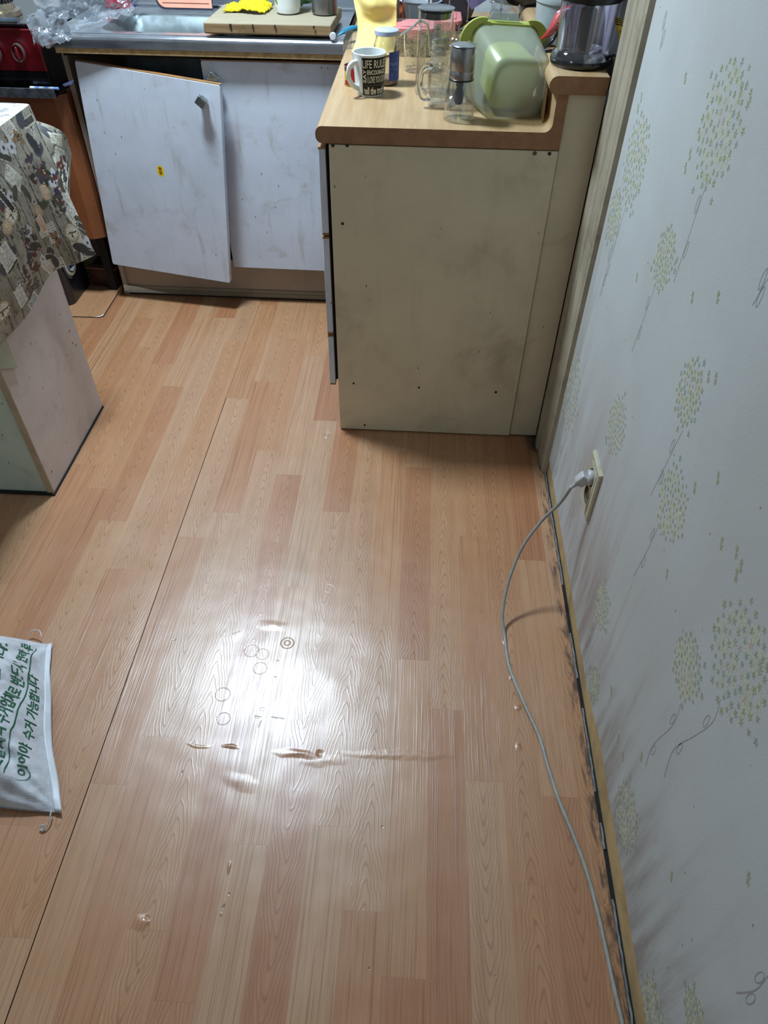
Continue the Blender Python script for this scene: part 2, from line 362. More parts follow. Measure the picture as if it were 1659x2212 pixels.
# ------------------------------------------------------------ WALLS
def wall_paper_mat():
    n = NT('wallpaper'); P = n.pos(False)
    sp = n.n('ShaderNodeSeparateXYZ', {0: P})
    c0 = srgb((184, 189, 188))
    c = n.mix(n.mr(n.noise(P, 2.0, 4, .6), .35, .7), c0, srgb((177, 179, 176)))
    streak = n.noise(P, 1.0, 4, .6, sc=(1, 26, 2.6))
    low = n.mr(sp.outputs[2], .62, .02)
    c = n.mix(n.math('MULTIPLY', n.mr(streak, .45, .75), n.math('MULTIPLY', low, .55)), c, srgb((128, 112, 104)))
    # damp brown-pink patch round the socket and mould low down
    a = n.ell(P, 0, 0, 1, 1, z=None) if False else None
    yz = n.n('ShaderNodeCombineXYZ', {0: sp.outputs[1], 1: sp.outputs[2]}).outputs[0]
    for y, z, ry, rz, k, col in ((1.15, .22, .45, .36, .6, (158, 136, 128)), (.95, .12, .25, .25, .45, (140, 118, 108)), (.62, .10, .3, .22, .45, (140, 122, 112)), (1.5, .3, .14, .9, .40, (120, 105, 85)), (.28, .05, .3, .35, .5, (120, 104, 96))):
        q = n.ell(yz, y, z, ry, rz, 0, soft=0.0)
        c = n.mix(n.math('MULTIPLY', n.math('MULTIPLY', q, n.mr(streak, .3, .65)), k), c, srgb(col))
    mo = n.noise(P, 11.0, 5, .7, sc=(1, 1.6, .8))
    c = n.mix(n.math('MULTIPLY', n.math('MULTIPLY', n.mr(mo, .58, .78), n.mr(sp.outputs[2], .5, .05)), .45), c, srgb((120, 116, 84)))
    vo = n.n('ShaderNodeTexVoronoi', {'Vector': P, 'Scale': 30.0})
    gate = n.math('GREATER_THAN', n.n('ShaderNodeSeparateColor', {0: vo.outputs['Color']}).outputs[0], .96)
    c = n.mix(n.math('MULTIPLY', n.math('MULTIPLY', n.mr(vo.outputs['Distance'], .08, .05), gate), .7), c, srgb((110, 95, 80)))
    n.lk(c, n.b.inputs['Base Color']); n.b.inputs['Roughness'].default_value = .75; n.b.inputs['Specular IOR Level'].default_value = .3
    n.lk(n.bump(n.noise(P, 260.0, 2), .0005, .6, n.bump(n.noise(P, 3.0, 2), .006)), n.b.inputs['Normal'])
    return n.m
M_paper = wall_paper_mat()
M_plaster = pbr('yellowed_plaster', (178, 150, 105), .85, var=.2, vs=14, dirt=.7, dirtcol=(120, 110, 60), bump=.001, bs=60)
M_white = pbr('room_paint', (200, 204, 204), .8)
M_black = pbr('black_plastic', (14, 14, 16), .35, bump=.0002)
WX = .398
wr = tag(MB().box((WX+.0025, -1.7, -.02), (WX+.12, 3.3, 2.3)).build('wall_right', M_plaster), kind='structure')
# the wallpaper sheet: its torn lower edge shows the plaster
random.seed(3)
low = []
y = -1.65
while y < 1.66:
    z = .052+.010*noise.noise(Vector((y*5, 0, 0)))+random.uniform(-.002, .002)+(.018 if y < .78 else 0)*min(1, max(0, (.78-y)*9))
    low.append((y, z)); y += .022
poly = low+[(1.66, .03), (3.25, .03), (3.25, 2.28), (-1.65, 2.28)]
MB().prism(poly, 'x', WX, WX+.0025).build('wallpaper', M_paper, wr)
tag(MB().box((-2.7, 3.1, -.02), (.40, 3.25, 2.3)).build('wall_back', M_white), kind='structure')
tag(MB().box((-2.8, -1.7, -.02), (-2.6, 3.25, 2.3)).build('wall_left', M_white), kind='structure')
tag(MB().box((-2.8, -1.85, -.02), (.52, -1.7, 2.3)).build('wall_front', M_white), kind='structure')
tag(MB().box((-2.8, -1.85, 2.3), (.52, 3.3, 2.4)).build('ceiling', M_white), kind='structure')
# black gap and broken sealant between floor and wall
M_gap = pbr('gap_black', (20, 19, 20), .8)  # plain black for narrow gaps, holes and base lines
M_seal = pbr('old_grey_sealant', (120, 124, 128), .6, var=.3, vs=60, dirt=.8, dirtcol=(40, 40, 44))
random.seed(5)
sl = MB()
y = -1.6
pts = []
while y < 1.60:
    pts.append((WX-.002-random.uniform(.0, .0016), y, .0012+random.uniform(-.0008, .0010))); y += .012
segs = [(-1.6, .42), (.50, .55), (.60, .80), (.86, .99), (1.03, 1.06), (1.12, 1.58)]
bb = tag(MB().box((WX-.0055, -1.6, -.003), (WX+.0024, 1.62, .0006)).build('baseboard_right', M_gap), kind='structure')
for a, b in segs:
    pp = [p for p in pts if a <= p[1] <= b]
    if len(pp) > 3: MB().tube(pp, .0022, 6, 1).build('sealant_bead', M_seal, bb)

# printed flowers on the wallpaper (flat print, so thin shapes lying on the sheet)
HEADS = [(1.063,1.056,.082),(1.418,.888,.080),(1.470,.764,.05),(1.117,.842,.051),(.859,.764,.050),(.777,.621,.060),(.483,.651,.078),(.560,.520,.050),(1.491,.325,.10),(1.100,.515,.060),(.880,.235,.048),(.785,.098,.038),(.502,.146,.062),(.237,.106,.045),(.200,.268,.034),
         (.30,1.02,.07), (.62,1.12,.05), (.05,.75,.07)]
STEMS = [[(1.043,.994),(1.045,.925),(1.047,.838)],[(1.407,.811),(1.417,.718),(1.435,.606)],[(1.120,.792),(1.129,.727),(1.138,.656)],[(.834,.716),(.844,.645),(.856,.564)],
         [(.791,.566),(.794,.503),(.805,.419)],[(.532,.470),(.522,.429),(.537,.335),(.526,.287)],[(.473,.584),(.462,.547),(.475,.485),(.494,.408),(.479,.351)],[(.776,.982),(.785,.943)],
         [(.198,.504),(.193,.463),(.200,.414)],[(1.413,.261),(1.440,.123),(1.441,.07)],[(.884,.176),(.883,.086)],[(1.450,1.112),(1.437,1.061)],[(1.417,.738),(1.434,.670),(1.424,.612)]]
SINGLES = [(.878,.899),(.706,.538),(.583,.726),(.563,.724),(.690,.748),(.734,.690),(1.141,.969),(1.139,.989),(.819,.815),(.798,.826),(.624,.179),(1.223,.752),(.544,.273),(.358,.291),(.284,.518),(.562,.708),(.448,.686),(.992,1.105),(1.028,1.104),(1.258,1.060),(1.479,.975),(1.483,.955),(.957,.856),(.586,.185),(.714,.192),(.618,.703)]
def print_mat(name, col):
    n = NT(name)
    n.lk(n.mix(n.mr(n.noise(n.pos(), 120.0), .3, .7), srgb(col), tuple(v*.8+.1 for v in srgb(col))), n.b.inputs['Base Color'])
    n.b.inputs['Roughness'].default_value = .8; n.b.inputs['Specular IOR Level'].default_value = .2
    return n.m
M_g = [print_mat('print_olive', (166, 170, 132)), print_mat('print_sage', (160, 174, 150)), print_mat('print_teal', (152, 168, 162)), print_mat('print_blush', (196, 182, 166))]
M_halo = print_mat('print_pale_green', (188, 190, 166)); M_stem = print_mat('print_stem', (150, 148, 148))
def floret(mb, y, z, r, x, rot, n=5):
    x -= random.random()*.00008
    for k in range(n):
        a = rot+2*pi*k/n; b = .5*2*pi/n*.62
        q = [(0, 0), (cos(a-b)*r*.62, sin(a-b)*r*.62), (cos(a)*r, sin(a)*r), (cos(a+b)*r*.62, sin(a+b)*r*.62)]
        mb.add([(x, y+p, z+q_) for p, q_ in q], [(0, 1, 2, 3)])
random.seed(11)
fl = [MB() for _ in range(4)]; halo = MB(); stem = MB()
for (y, z, r) in HEADS:
    N = int(36+r*620)
    for k in range(N):
        q = sqrt((k+.5)/N); a = k*2.39996
        rr = r*q*(1+random.uniform(-.05, .05)); s = random.uniform(.0032, .0054)*(1.25 if r > .07 else 1)
        m = random.choice([0, 1, 2, 3]) if q < .6 else random.choice([0, 0, 1])
        floret(fl[m], y+rr*cos(a), z+rr*sin(a), s, WX-.0003, random.random()*6)
    for k in range(int(N*.85)):
        q = sqrt(random.random())*.85; a = random.random()*6.28
        s = .0042; floret(halo, y+r*q*cos(a), z+r*q*sin(a), s*2.0, WX-.0001, random.random()*6, 4)
    for k in range(3):
        a = random.random()*6.28; floret(fl[k % 3], y+r*1.18*cos(a), z+r*1.18*sin(a), .006, WX-.0003, 0)
for y, z in SINGLES:
    for d in ((0, 0), (.005, .007)): floret(fl[0], y+d[0], z+d[1], .0055, WX-.0003, y*40)
for st in STEMS:
    V = [Vector((0, a, b)) for a, b in st]
    n_ = 14; c_ = [bez(V, i/n_) for i in range(n_+1)]
    stem.add([(WX-.0002, p.y+s*(.0005+.0006*i/n_), p.z) for i, p in enumerate(c_) for s in (-1, 1)], [(2*i, 2*i+1, 2*i+3, 2*i+2) for i in range(n_)])
    for t, sg in ((.35, 1), (.7, -1)):
        p = bez(V, t); L = []
        for k in range(14): a = 2*pi*k/14; L.append((p.y+sg*(.007+.005*cos(a)), p.z+.006+.014*sin(a)))
        stem.add([(WX-.0002, *q) for q in L]+[(WX-.0002, (q[0]-p.y-sg*.007)*.7+p.y+sg*.007, (q[1]-p.z-.006)*.85+p.z+.006) for q in L], [(k, (k+1) % 14, (k+1) % 14+14, k+14) for k in range(14)])
for i, nm in enumerate(('olive', 'sage', 'teal', 'blush')): tag(fl[i].build(nm+'_floret_print', M_g[i], wr, norm=False), kind='stuff')
tag(halo.build('pale_floret_print', M_halo, wr, norm=False), kind='stuff')
tag(stem.build('stem_print', M_stem, wr, norm=False), kind='stuff')

# moulded trim strip standing where the units meet the wall
M_trim = pbr('yellowed_trim', (156, 148, 128), .55, var=.15, vs=8, dirt=.75, dirtcol=(92, 74, 52))
tr = MB()
prof = [(.399, 1.535), (.388, 1.54), (.386, 1.55), (.389, 1.556), (.386, 1.562), (.384, 1.60), (.388, 1.606), (.384, 1.612), (.384, 1.640), (.380, 1.648), (.380, 1.672), (.399, 1.676)]
tr.prism(prof, 'z', 0.0, 2.28)
tag(tr.build('trim_1', M_trim), kind='structure')

# ------------------------------------------------------------ END CABINET, worktop and raised ledge
def laminate(name, col, dirtcol, amt=.4, rough=.45, streaks=.3, scale=6.0, sp=.12):
    """painted or laminated board with smears, drips and specks"""
    n = NT(name); P = n.pos()
    c = n.mix(n.mr(n.noise(P, 5.0, 5, .65), .35, .75), srgb(col), tuple(v*.86 for v in srgb(col)))
    st = n.noise(P, 1.0, 4, .65, sc=(28, 28, 3.0))
    c = n.mix(n.math('MULTIPLY', n.mr(st, .55, .8), streaks), c, srgb(dirtcol))
    sm = n.noise(P, scale, 5, .7, dist=.6)
    c = n.mix(n.math('MULTIPLY', n.mr(sm, .52, .75), amt), c, srgb(dirtcol))
    vo = n.n('ShaderNodeTexVoronoi', {'Vector': n.n('ShaderNodeMapping', {0: P, 3: (1, 1, .45)}).outputs[0], 'Scale': 55.0})
    gate = n.math('GREATER_THAN', n.n('ShaderNodeSeparateColor', {0: vo.outputs['Color']}).outputs[0], 1-sp)
    c = n.mix(n.math('MULTIPLY', n.math('MULTIPLY', n.mr(vo.outputs['Distance'], .13, .07), gate), .75), c, srgb((96, 80, 58)))
    n.lk(c, n.b.inputs['Base Color']); n.b.inputs['Roughness'].default_value = rough
    n.lk(n.bump(n.noise(P, 320.0, 2), .00015), n.b.inputs['Normal'])
    return n.m
M_cream = laminate('cream_laminate', (214, 202, 172), (132, 116, 90), .38, .5, .15, 5.0, .07)
M_whitedoor = laminate('white_laminate', (204, 212, 224), (146, 132, 100), .42, .35, .5, 9.0, .2)
M_pink = laminate('pinkish_laminate', (200, 188, 182), (140, 122, 98), .35, .5, .15, 6.0, .12)
M_mint = laminate('mint_laminate', (196, 208, 190), (120, 128, 108), .35, .5, .1, 14.0, .2)
M_kick = laminate('greige_laminate', (168, 152, 136), (110, 96, 80), .3, .5, .1)
M_edgeb = pbr('brown_edge_band', (150, 108, 66), .5, var=.15)
M_mdf = pbr('raw_brown_board_edge', (150, 110, 78), .8, var=.12, vs=40, bump=.0004, bs=900, dirt=.5, dirtcol=(96, 66, 44))
M_dark = pbr('dark_interior', (26, 24, 22), .8, var=.3)
M_hole = pbr('screw_hole', (36, 30, 24), .6)
M_screw = pbr('dull_screw', (96, 90, 78), .4, .8)
def wood_top():
    n = NT('beech_laminate'); P = n.pos()
    g = n.noise(P, 1.0, 3, .6, sc=(55, 3.2, 10))
    c = n.mix(n.mr(g, .3, .7), srgb((160, 130, 92)), srgb((172, 146, 110)))
    fl = n.noise(P, 1.0, 2, .5, sc=(420, 22, 30))
    c = n.mix(n.mr(fl, .5, .8, 0, .25), c, srgb((136, 102, 68)))
    d = n.noise(P, 9.0, 5, .7)
    c = n.mix(n.mr(d, .55, .8, 0, .4), c, srgb((134, 106, 74)))
    n.lk(c, n.b.inputs['Base Color']); n.b.inputs['Roughness'].default_value = .42
    n.lk(n.bump(fl, .0001), n.b.inputs['Normal'])
    return n.m
M_beech = wood_top()
PY = 1.696
cb = thing('drawer_cabinet', 'cream end-panelled drawer cabinet under the beech worktop, beside the wallpapered wall', 'cabinet', (.04, 2.0, 0))
MB().box((-.210, PY, .004), (.303, PY+.016, .812)).build('side_panel', M_cream, cb, .001)
MB().box((-.206, PY+.0165, .03), (.303, 2.90, .812)).build('carcass', M_dark, cb)
fp_ = thing('filler_panel', 'narrow cream filler panel closing the gap between cabinet and trim, under the ledge', 'panel', (.345, PY, 0))
MB().box((.3045, PY+.006, .004), (.384, PY+.022, .926)).build('board', M_cream, fp_, .0008)
MB().box((-.204, PY+.012, .0005), (.303, PY+.03, .004)).build('base_rail', M_gap, cb)
for px, py, r in ((719, 314, .0035), (750, 314, .0035), (1155, 331, .0042), (1187, 332, .0035), (740, 483, .0032), (1071, 847, .0036), (905, 837, .003), (764, 828, .003), (788, 918, .003)):
    q = atY(px, py, PY)
    s = MB(); s.lathe([(.0001, 0), (r*.55, 0), (r, .0006), (r*1.15, .0006)], (0, 0, 0), 14)
    s.v = [(q.x+a, PY-.0004-c*.3, q.z+b) for a, b, c in s.v]
    s.build('screw_hole', M_hole if r < .004 else M_screw, cb)
q = atY(749, 733, PY)
s = MB(); s.lathe([(.0001, .0006), (.0042, .0006), (.0046, 0)], (0, 0, 0), 18); s.v = [(q.x+a, PY-c, q.z+b) for a, b, c in s.v]
s.build('cover_cap', M_cream, cb)
zt = [.800, .596, .367, .165]
zs = [(.801, .6065), (.594, .331), (.319, .165)]
for a, b in zs:
    d = MB().box((-.235, PY+.004, b), (-.219, 2.30, a)).build('drawer_front', M_whitedoor, cb, .002)
    MB().box((-.2352, PY+.0035, a), (-.2185, 2.30, a+.0035)).build('edge_band', M_edgeb, d)
    MB().box((-.2352, PY+.0035, b-.0035), (-.2185, 2.30, b)).build('edge_band', M_edgeb, d)
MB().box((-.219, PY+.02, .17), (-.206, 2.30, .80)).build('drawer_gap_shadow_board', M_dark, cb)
# worktop: post-formed nose on the left, cove and upstand on the right
wt = thing('worktop', 'pale beech worktop with rounded nose and low upstand, standing on the drawer cabinet', 'worktop', (.03, 2.2, .815))
def wprof(inset=0):
    P = []
    for i in range(9):
        a = pi/2+pi*i/8; P.append((-.226+.013*cos(a)*1.0, .8325+.0175*sin(a)))
    P = P[::-1]
    P = [(x+ (0), z) for x, z in P]
    C = []
    for i in range(9):
        a = -pi/2+pi/2*i/8; C.append((.262+.018*cos(a), .868+.018*sin(a)))
    top = [(.245, .85)]+C+[(.280, .925), (.303, .925), (.303, .815)]
    return P+top
MB().prism(wprof(), 'y', PY-.001, 2.93).build('top', M_beech, wt, angle=30)
MB().prism([(x, z) for x, z in wprof()], 'y', PY-.0022, PY-.001).build('raw_end', M_mdf, wt)
ld = thing('raised_ledge', 'narrow raised beech ledge against the wall, carrying the chopper bowl', 'shelf', (.33, 2.2, .926))
def lprof(e=0):
    P = [(.380-e, .927+e), (.283, .927+e)]
    for i in range(9):
        a = -pi/2-pi*i/8; P.append((.275+(.0172-e)*cos(a), .9442+(.0172-e)*sin(a)))
    return P+[(.380-e, .9614-e)]
MB().prism([(.3795, .9272), (.3795, .9614)]+[(.275+.0172*cos(pi/2+pi*i/8), .9442+.0172*sin(pi/2+pi*i/8)) for i in range(9)], 'y', PY-.012, 2.92).build('top', M_beech, ld)
MB().prism([(.3795, .9272), (.3795, .9614)]+[(.275+.0172*cos(pi/2+pi*i/8), .9442+.0172*sin(pi/2+pi*i/8)) for i in range(9)], 'y', PY-.0132, PY-.012).build('raw_end', M_mdf, ld)

# ------------------------------------------------------------ SINK UNIT
def steel(name='brushed_steel', rough=.28, col=(176, 182, 190), vert=(4, 90, 90)):
    n = NT(name); P = n.pos()
    g = n.noise(P, 1.0, 2, .6, sc=vert)
    n.lk(n.mix(n.mr(n.noise(P, 14.0, 5, .7), .4, .8), srgb(col), tuple(v*.72 for v in srgb(col))), n.b.inputs['Base Color'])
    n.b.inputs['Metallic'].default_value = .92
    n.lk(n.mr(g, .3, .7, rough*.8, rough*1.3), n.b.inputs['Roughness'])
    n.lk(n.bump(g, .00007, .6, n.bump(n.noise(P, 9.0, 2), .0010)), n.b.inputs['Normal'])
    return n.m
M_steel = steel()
M_basin = steel('dull_basin_steel', .5, (112, 122, 124), (20, 20, 20))
M_steelv = steel('brushed_steel_upright', .25, (150, 148, 146), (160, 160, 6))
M_ply = pbr('plywood_edge', (176, 146, 100), .7, var=.25, vs=50)
sk = thing('kitchen_sink', 'stainless steel kitchen sink with two basins and rolled front edge', 'sink', (-.65, 2.6, .83))
sb = bmesh.new()
loops = [[(-1.105, 2.408), (-.242, 2.408), (-.242, 3.09), (-1.105, 3.09)], rrect(-.805, 2.565, .172, .125, .055), rrect(-.455, 2.555, .165, .137, .055)]
ED = []
for L in loops:
    vs = [sb.verts.new((x, y, .8655)) for x, y in L]
    ED += [sb.edges.new((vs[i], vs[(i+1) % len(vs)])) for i in range(len(vs))]
bmesh.ops.triangle_fill(sb, edges=ED, use_beauty=True, use_dissolve=False)
me = bpy.data.meshes.new('deck'); sb.to_mesh(me); sb.free(); me.materials.append(M_steel)
do = bpy.data.objects.new('deck', me); COL.objects.link(do); do.parent = sk; do.matrix_parent_inverse = Matrix.Translation(-sk.location)
sm = do.modifiers.new('s', 'SOLIDIFY'); sm.thickness = .0012; sm.offset = -1
fr = [(2.408, .8655)]+[(2.408-.014*sin(a*pi/12), .8525+.013*cos(a*pi/12)) for a in range(1, 7)]+[(2.394, .832), (2.3955, .8315), (2.3955, .8525)]+[(2.408-.0125*sin(a*pi/12), .8525+.0115*cos(a*pi/12)) for a in range(6, 0, -1)]+[(2.408, .864)]
MB().prism(fr, 'x', -1.118, -.2418).build('front_lip', M_steel, sk, angle=50)
MB().prism([(2.409, .8658), (2.4115, .8672), (2.4145, .8672), (2.4165, .8658)], 'x', -1.10, -.245).build('front_ridge', M_steel, sk)
MB().box((-1.10, 2.80, .866), (-.245, 2.815, .874)).build('rear_ridge', M_steel, sk, .003)
MB().box((-1.10, 3.06, .866), (-.245, 3.09, .96)).build('splash_upstand', M_steel, sk, .004)
for cx_, cy_, hx, hy in ((-.805, 2.565, .172, .125), (-.455, 2.555, .165, .137)):
    b = MB(); R = []
    for (ins, z) in ((-.004, .8668), (0, .866), (.008, .860), (.034, .80), (.040, .72), (.05, .70), (.07, .692)):
        R.append([(x, y, z) for x, y in rrect(cx_, cy_, hx-ins, hy-ins, max(.012, .055-ins*.5))])
    nn = len(R[0])
    for L in R: b.v += L
    for i in range(len(R)-1):
        for k in range(nn): b.f.append((i*nn+k, i*nn+(k+1) % nn, (i+1)*nn+(k+1) % nn, (i+1)*nn+k))
    b.f.append(tuple((len(R)-1)*nn+k for k in range(nn))); b.smooth = True
    bo = b.build('basin', M_basin, sk, norm=False)
    MB().lathe([(.0001, .693), (.025, .693), (.028, .6965), (.034, .6965), (.036, .693)], (cx_, cy_, 0), 24).build('drain', M_steelv, bo)
MB().box((-1.10, 2.398, .8165), (-.2425, 2.42, .831)).build('wooden_underframe', M_ply, sk)
# cabinet below the sink
sc_ = thing('sink_cabinet', 'white sink cabinet whose left door hangs crooked off its hinge', 'cabinet', (-.67, 2.7, 0))
MB().box((-1.118, 2.470, .0005), (-1.102, 3.05, .812)).build('side_panel', M_kick, sc_)
MB().box((-.2618, 2.47, .0005), (-.246, 3.05, .812)).build('side_panel', M_kick, sc_)
MB().box((-1.102, 3.03, .02), (-.262, 3.045, .812)).build('back_panel', M_dark, sc_)
MB().box((-1.102, 2.50, .145), (-.262, 3.03, .160)).build('bottom_shelf', M_dark, sc_)
MB().box((-1.10, 2.444, .80), (-.262, 2.4695, .8115)).build('front_rail', M_dark, sc_)
kk = MB().box((-1.120, 2.478, .0005), (-.245, 2.492, .150)).build('kick_board', M_kick, sc_)
M_kstrip = laminate('aged_grey_strip', (150, 140, 118), (60, 54, 44), .6, .5, .3)
MB().prism([(2.478, .006), (2.472, .006), (2.471, .020), (2.474, .022), (2.4715, .025), (2.474, .034), (2.478, .036)], 'x', -1.12, -.245).build('floor_strip', M_kstrip, kk)
MB().box((-1.118, 2.474, .0004), (-.246, 2.478, .0055)).build('floor_gap', M_gap, kk)
MB().add([(-1.12, 2.4705, .008), (-.95, 2.4705, .010), (-1.01, 2.4695, .022), (-1.06, 2.4695, .033), (-1.118, 2.4695, .040)], [(0, 1, 2, 3, 4)]).build('peeled_white_film', pbr('white_film', (214, 222, 214), .5), kk, thick=.0008)
def door(corners, name, parent, mat, th=.018, rad=.006):
    """corners TL TR BR BL of the front face"""
    TL, TR, BR, BL = [Vector(c) for c in corners]
    nrm = (TR-TL).cross(BL-TL).normalized()
    if nrm.y > 0: nrm = -nrm
    N = 10
    b = MB(); Wd = (TR-TL).length; Hd = (BL-TL).length
    pts = rrect(.5, .5, .5, .5, .012, 3)
    def at(u, v, d): return TL*(1-u)*v+TR*u*v+BR*u*(1-v)+BL*(1-u)*(1-v)+nrm*d
    n_ = len(pts)
    lay = [(0, .5, -th), (0, .5, -.003), (.006, .5, 0)]
    for ins, _, d in lay:
        for u, v in pts: b.v.append(at(.5+(u-.5)*(1-2*ins*.6), .5+(v-.5)*(1-2*ins*.4), d))
    b.f.append(tuple(range(n_)))
    for i in range(2):
        for k in range(n_): b.f.append((i*n_+k, i*n_+(k+1) % n_, (i+1)*n_+(k+1) % n_, (i+1)*n_+k))
    b.f.append(tuple(2*n_+k for k in range(n_))); b.smooth = True
    return b.build(name, mat, parent, angle=25), nrm
TL = atY(160, 131, 2.424); TR = atY(475, 184, 2.368); BR = atY(497, 612, 2.368); BL = atY(243, 571, 2.424)
d1, n1 = door((TL, TR, BR, BL), 'door', sc_, M_whitedoor)
tag(d1, 'crooked left door hanging low')
eb = MB(); eb.add([TL+n1*-.001+Vector((0, 0, .0008)), TR+n1*-.001+Vector((0, 0, .0008)), TR-n1*.0185+Vector((0, 0, .0008)), TL-n1*.0185+Vector((0, 0, .0008))], [(0, 1, 2, 3)])
eb.build('edge_band', M_edgeb, d1, thick=.0008)
a = atY(432, 130, 2.424); c = atY(505, 578, 2.424)
d2, n2 = door(((a.x, 2.424, a.z), (-.243, 2.424, a.z-.001), (-.243, 2.424, c.z-.002), (c.x, 2.424, c.z+.001)), 'door', sc_, M_whitedoor)
MB().box((a.x, 2.4245, a.z), (-.243, 2.442, a.z+.0022)).build('edge_band', M_edgeb, d2)
def knob(p, nrm, rot, par):
    t = nrm.cross(Vector((0, 0, 1))).normalized(); u = t.cross(nrm)
    b = MB(); L = []
    def P(a, b_, d): return p+t*(a*cos(rot)-b_*sin(rot))+u*(a*sin(rot)+b_*cos(rot))+nrm*d
    for h, d in ((.010, .0), (.010, .014), (.0155, .018), (.0155, .026), (.0135, .029)):
        for sx, sy in ((-1, -1), (1, -1), (1, 1), (-1, 1)): b.v.append(P(sx*h, sy*h*.9, d))
    for i in range(4):
        for k in range(4): b.f.append((i*4+k, i*4+(k+1) % 4, (i+1)*4+(k+1) % 4, (i+1)*4+k))
    b.f.append((16, 17, 18, 19)); b.f.append((3, 2, 1, 0))
    b.build('knob', steel_k, par, .0012)
steel_k = pbr('chromed_knob', (140, 146, 142), .25, .8, var=.3, vs=120, dirt=.5, dirtcol=(80, 80, 60))
q = atY(440, 216, 2.372); knob(q, n1, radians(38), d1)
q = atY(464, 166, 2.424); knob(q, n2, radians(38), d2)
# small yellow round sticker on the crooked door
q = atY(346, 370, 2.392); q = q-n1*((q-TL).dot(n1))+n1*.0006
stk = MB(); L = [];
for k in range(20):
    a = 2*pi*k/20; L.append(q+Vector((.0125*cos(a), 0, .0175*sin(a)))-n1*(Vector((.0125*cos(a), 0, .0175*sin(a))).dot(n1)))
stk.add(L, [tuple(range(20))])
so = stk.build('sticker', pbr('yellow_sticker', (226, 206, 30), .4), d1, norm=False)
m_ = MB()
for (dx, dz, sx, sz) in ((-.002, .009, .003, .003), (.003, .008, .002, .003), (0, -.002, .006, .0012), (0, -.006, .005, .0012), (-.001, -.010, .004, .001), (0, .003, .005, .001)):
    c4 = []
    for ax, az in ((-1, -1), (1, -1), (1, 1), (-1, 1)):
        v = Vector((dx+ax*sx, 0, dz+az*sz)); c4.append(q+v-n1*v.dot(n1)+n1*.0004)
    m_.add(c4, [(0, 1, 2, 3)])
m_.build('sticker_print', pbr('sticker_ink', (160, 60, 40), .5), d1, norm=False)

# ------------------------------------------------------------ STOVE on its brown cabinet
M_orange = pbr('orange_brown_wood', (124, 72, 40), .45, var=.15, vs=10, dirt=.4, dirtcol=(90, 48, 26), bump=.0003, bs=300)
oc = thing('stove_cabinet', 'orange-brown wooden cabinet under the gas range', 'cabinet', (-1.45, 2.6, .2))
xr = -1.125
MB().box((-1.95, 2.425, .235), (xr-.035, 2.443, .70)).build('front_panel', M_orange, oc, .001)
MB().prism([(xr-.035, 2.425), (xr, 2.445), (xr, 2.99), (xr-.018, 2.99), (xr-.018, 2.455), (xr-.035, 2.443)], 'z', .235, .695).build('side_panel', M_orange, oc)
MB().box((-1.95, 2.46, .235), (xr-.02, 2.98, .69)).build('carcass', M_dark, oc)
for x in (-1.93, -1.19): MB().box((x, 2.50, .0), (x+.03, 2.53, .235)).build('leg', M_dark, oc)
st = thing('gas_range', 'dark red and black gas range at the left edge, standing on the brown cabinet', 'stove', (-1.5, 2.6, .7))
M_red = pbr('dark_red_enamel', (104, 14, 24), .3, var=.25, vs=20, dirt=.5, dirtcol=(40, 10, 12), coat=.3)
M_blackgl = pbr('black_enamel', (14, 13, 15), .25, coat=.4)
M_greyst = pbr('grease_dulled_steel', (90, 94, 100), .4, .7, var=.35, vs=60)
MB().box((-1.95, 2.41, .712), (-1.15, 2.98, .877)).build('body', M_blackgl, st, .004)
MB().prism([(2.402, .765), (2.385, .876), (2.41, .876), (2.41, .765)], 'x', -1.95, -1.146).build('control_panel', M_red, st, .002)
MB().prism([(2.405, .728), (2.400, .764), (2.41, .764), (2.41, .728)], 'x', -1.95, -1.148).build('grill_front', M_blackgl, st)
MB().box((-1.95, 2.375, .703), (-1.128, 2.48, .708)).build('tray_base', M_blackgl, st)
MB().box((-1.95, 2.372, .700), (-1.128, 2.377, .727)).build('tray_front', M_greyst, st, .001)
MB().box((-1.95, 2.395, .880), (-1.16, 2.98, .888)).build('cooktop', M_blackgl, st, .003)
MB().tube([(-1.95, 2.38, .897), (-1.5, 2.38, .897), (-1.178, 2.38, .897)], .0085, 12, 2).build('front_rail', pbr('blue_steel', (120, 136, 150), .25, .85, var=.2), st)
M_knobcl = clear('clear_knob_rim', (215, 205, 205), .25, .8)
for px, py in ((43, 112), (-8, 115)):
    q = atY(px, py, 2.388)
    k = MB().lathe([(.0001, .012), (.016, .012), (.018, .0), (.0001, .0)], (0, 0, 0), 24)
    k.v = [(q.x+a*.85, q.y-c_, q.z+b*1.1) for a, b, c_ in k.v]
    ko = k.build('knob', M_red, st)
    k = MB().lathe([(.0172, .014), (.0195, .018), (.0215, .012), (.0205, .002), (.0185, .002)], (0, 0, 0), 30)
    k.v = [(q.x+a*.85, q.y-c_, q.z+b*1.15) for a, b, c_ in k.v]
    k.build('knob_rim', steel('rim_chrome', .15, (200, 190, 190)), ko)
    MB().box((q.x-.003, q.y-.022, q.z-.017), (q.x+.003, q.y-.012, q.z+.017)).build('knob_grip', M_red, ko, .002)
bc = (-1.30, 2.50)
bu = MB().lathe([(.0001, .0), (.075, .0), (.073, .012), (.062, .016), (.058, .032), (.0001, .034)], (bc[0], bc[1], .889), 36).build('burner', pbr('burner_alloy', (150, 140, 120), .3, .9, var=.3), st)
bt = MB()
for k in range(30):
    a = 2*pi*k/30; bt.box((bc[0]+.058*cos(a)-.0018, bc[1]+.058*sin(a)-.0018, .921), (bc[0]+.058*cos(a)+.0018, bc[1]+.058*sin(a)+.0018, .934))
tag(bt.build('burner_teeth', M_blackgl, bu), kind='stuff')
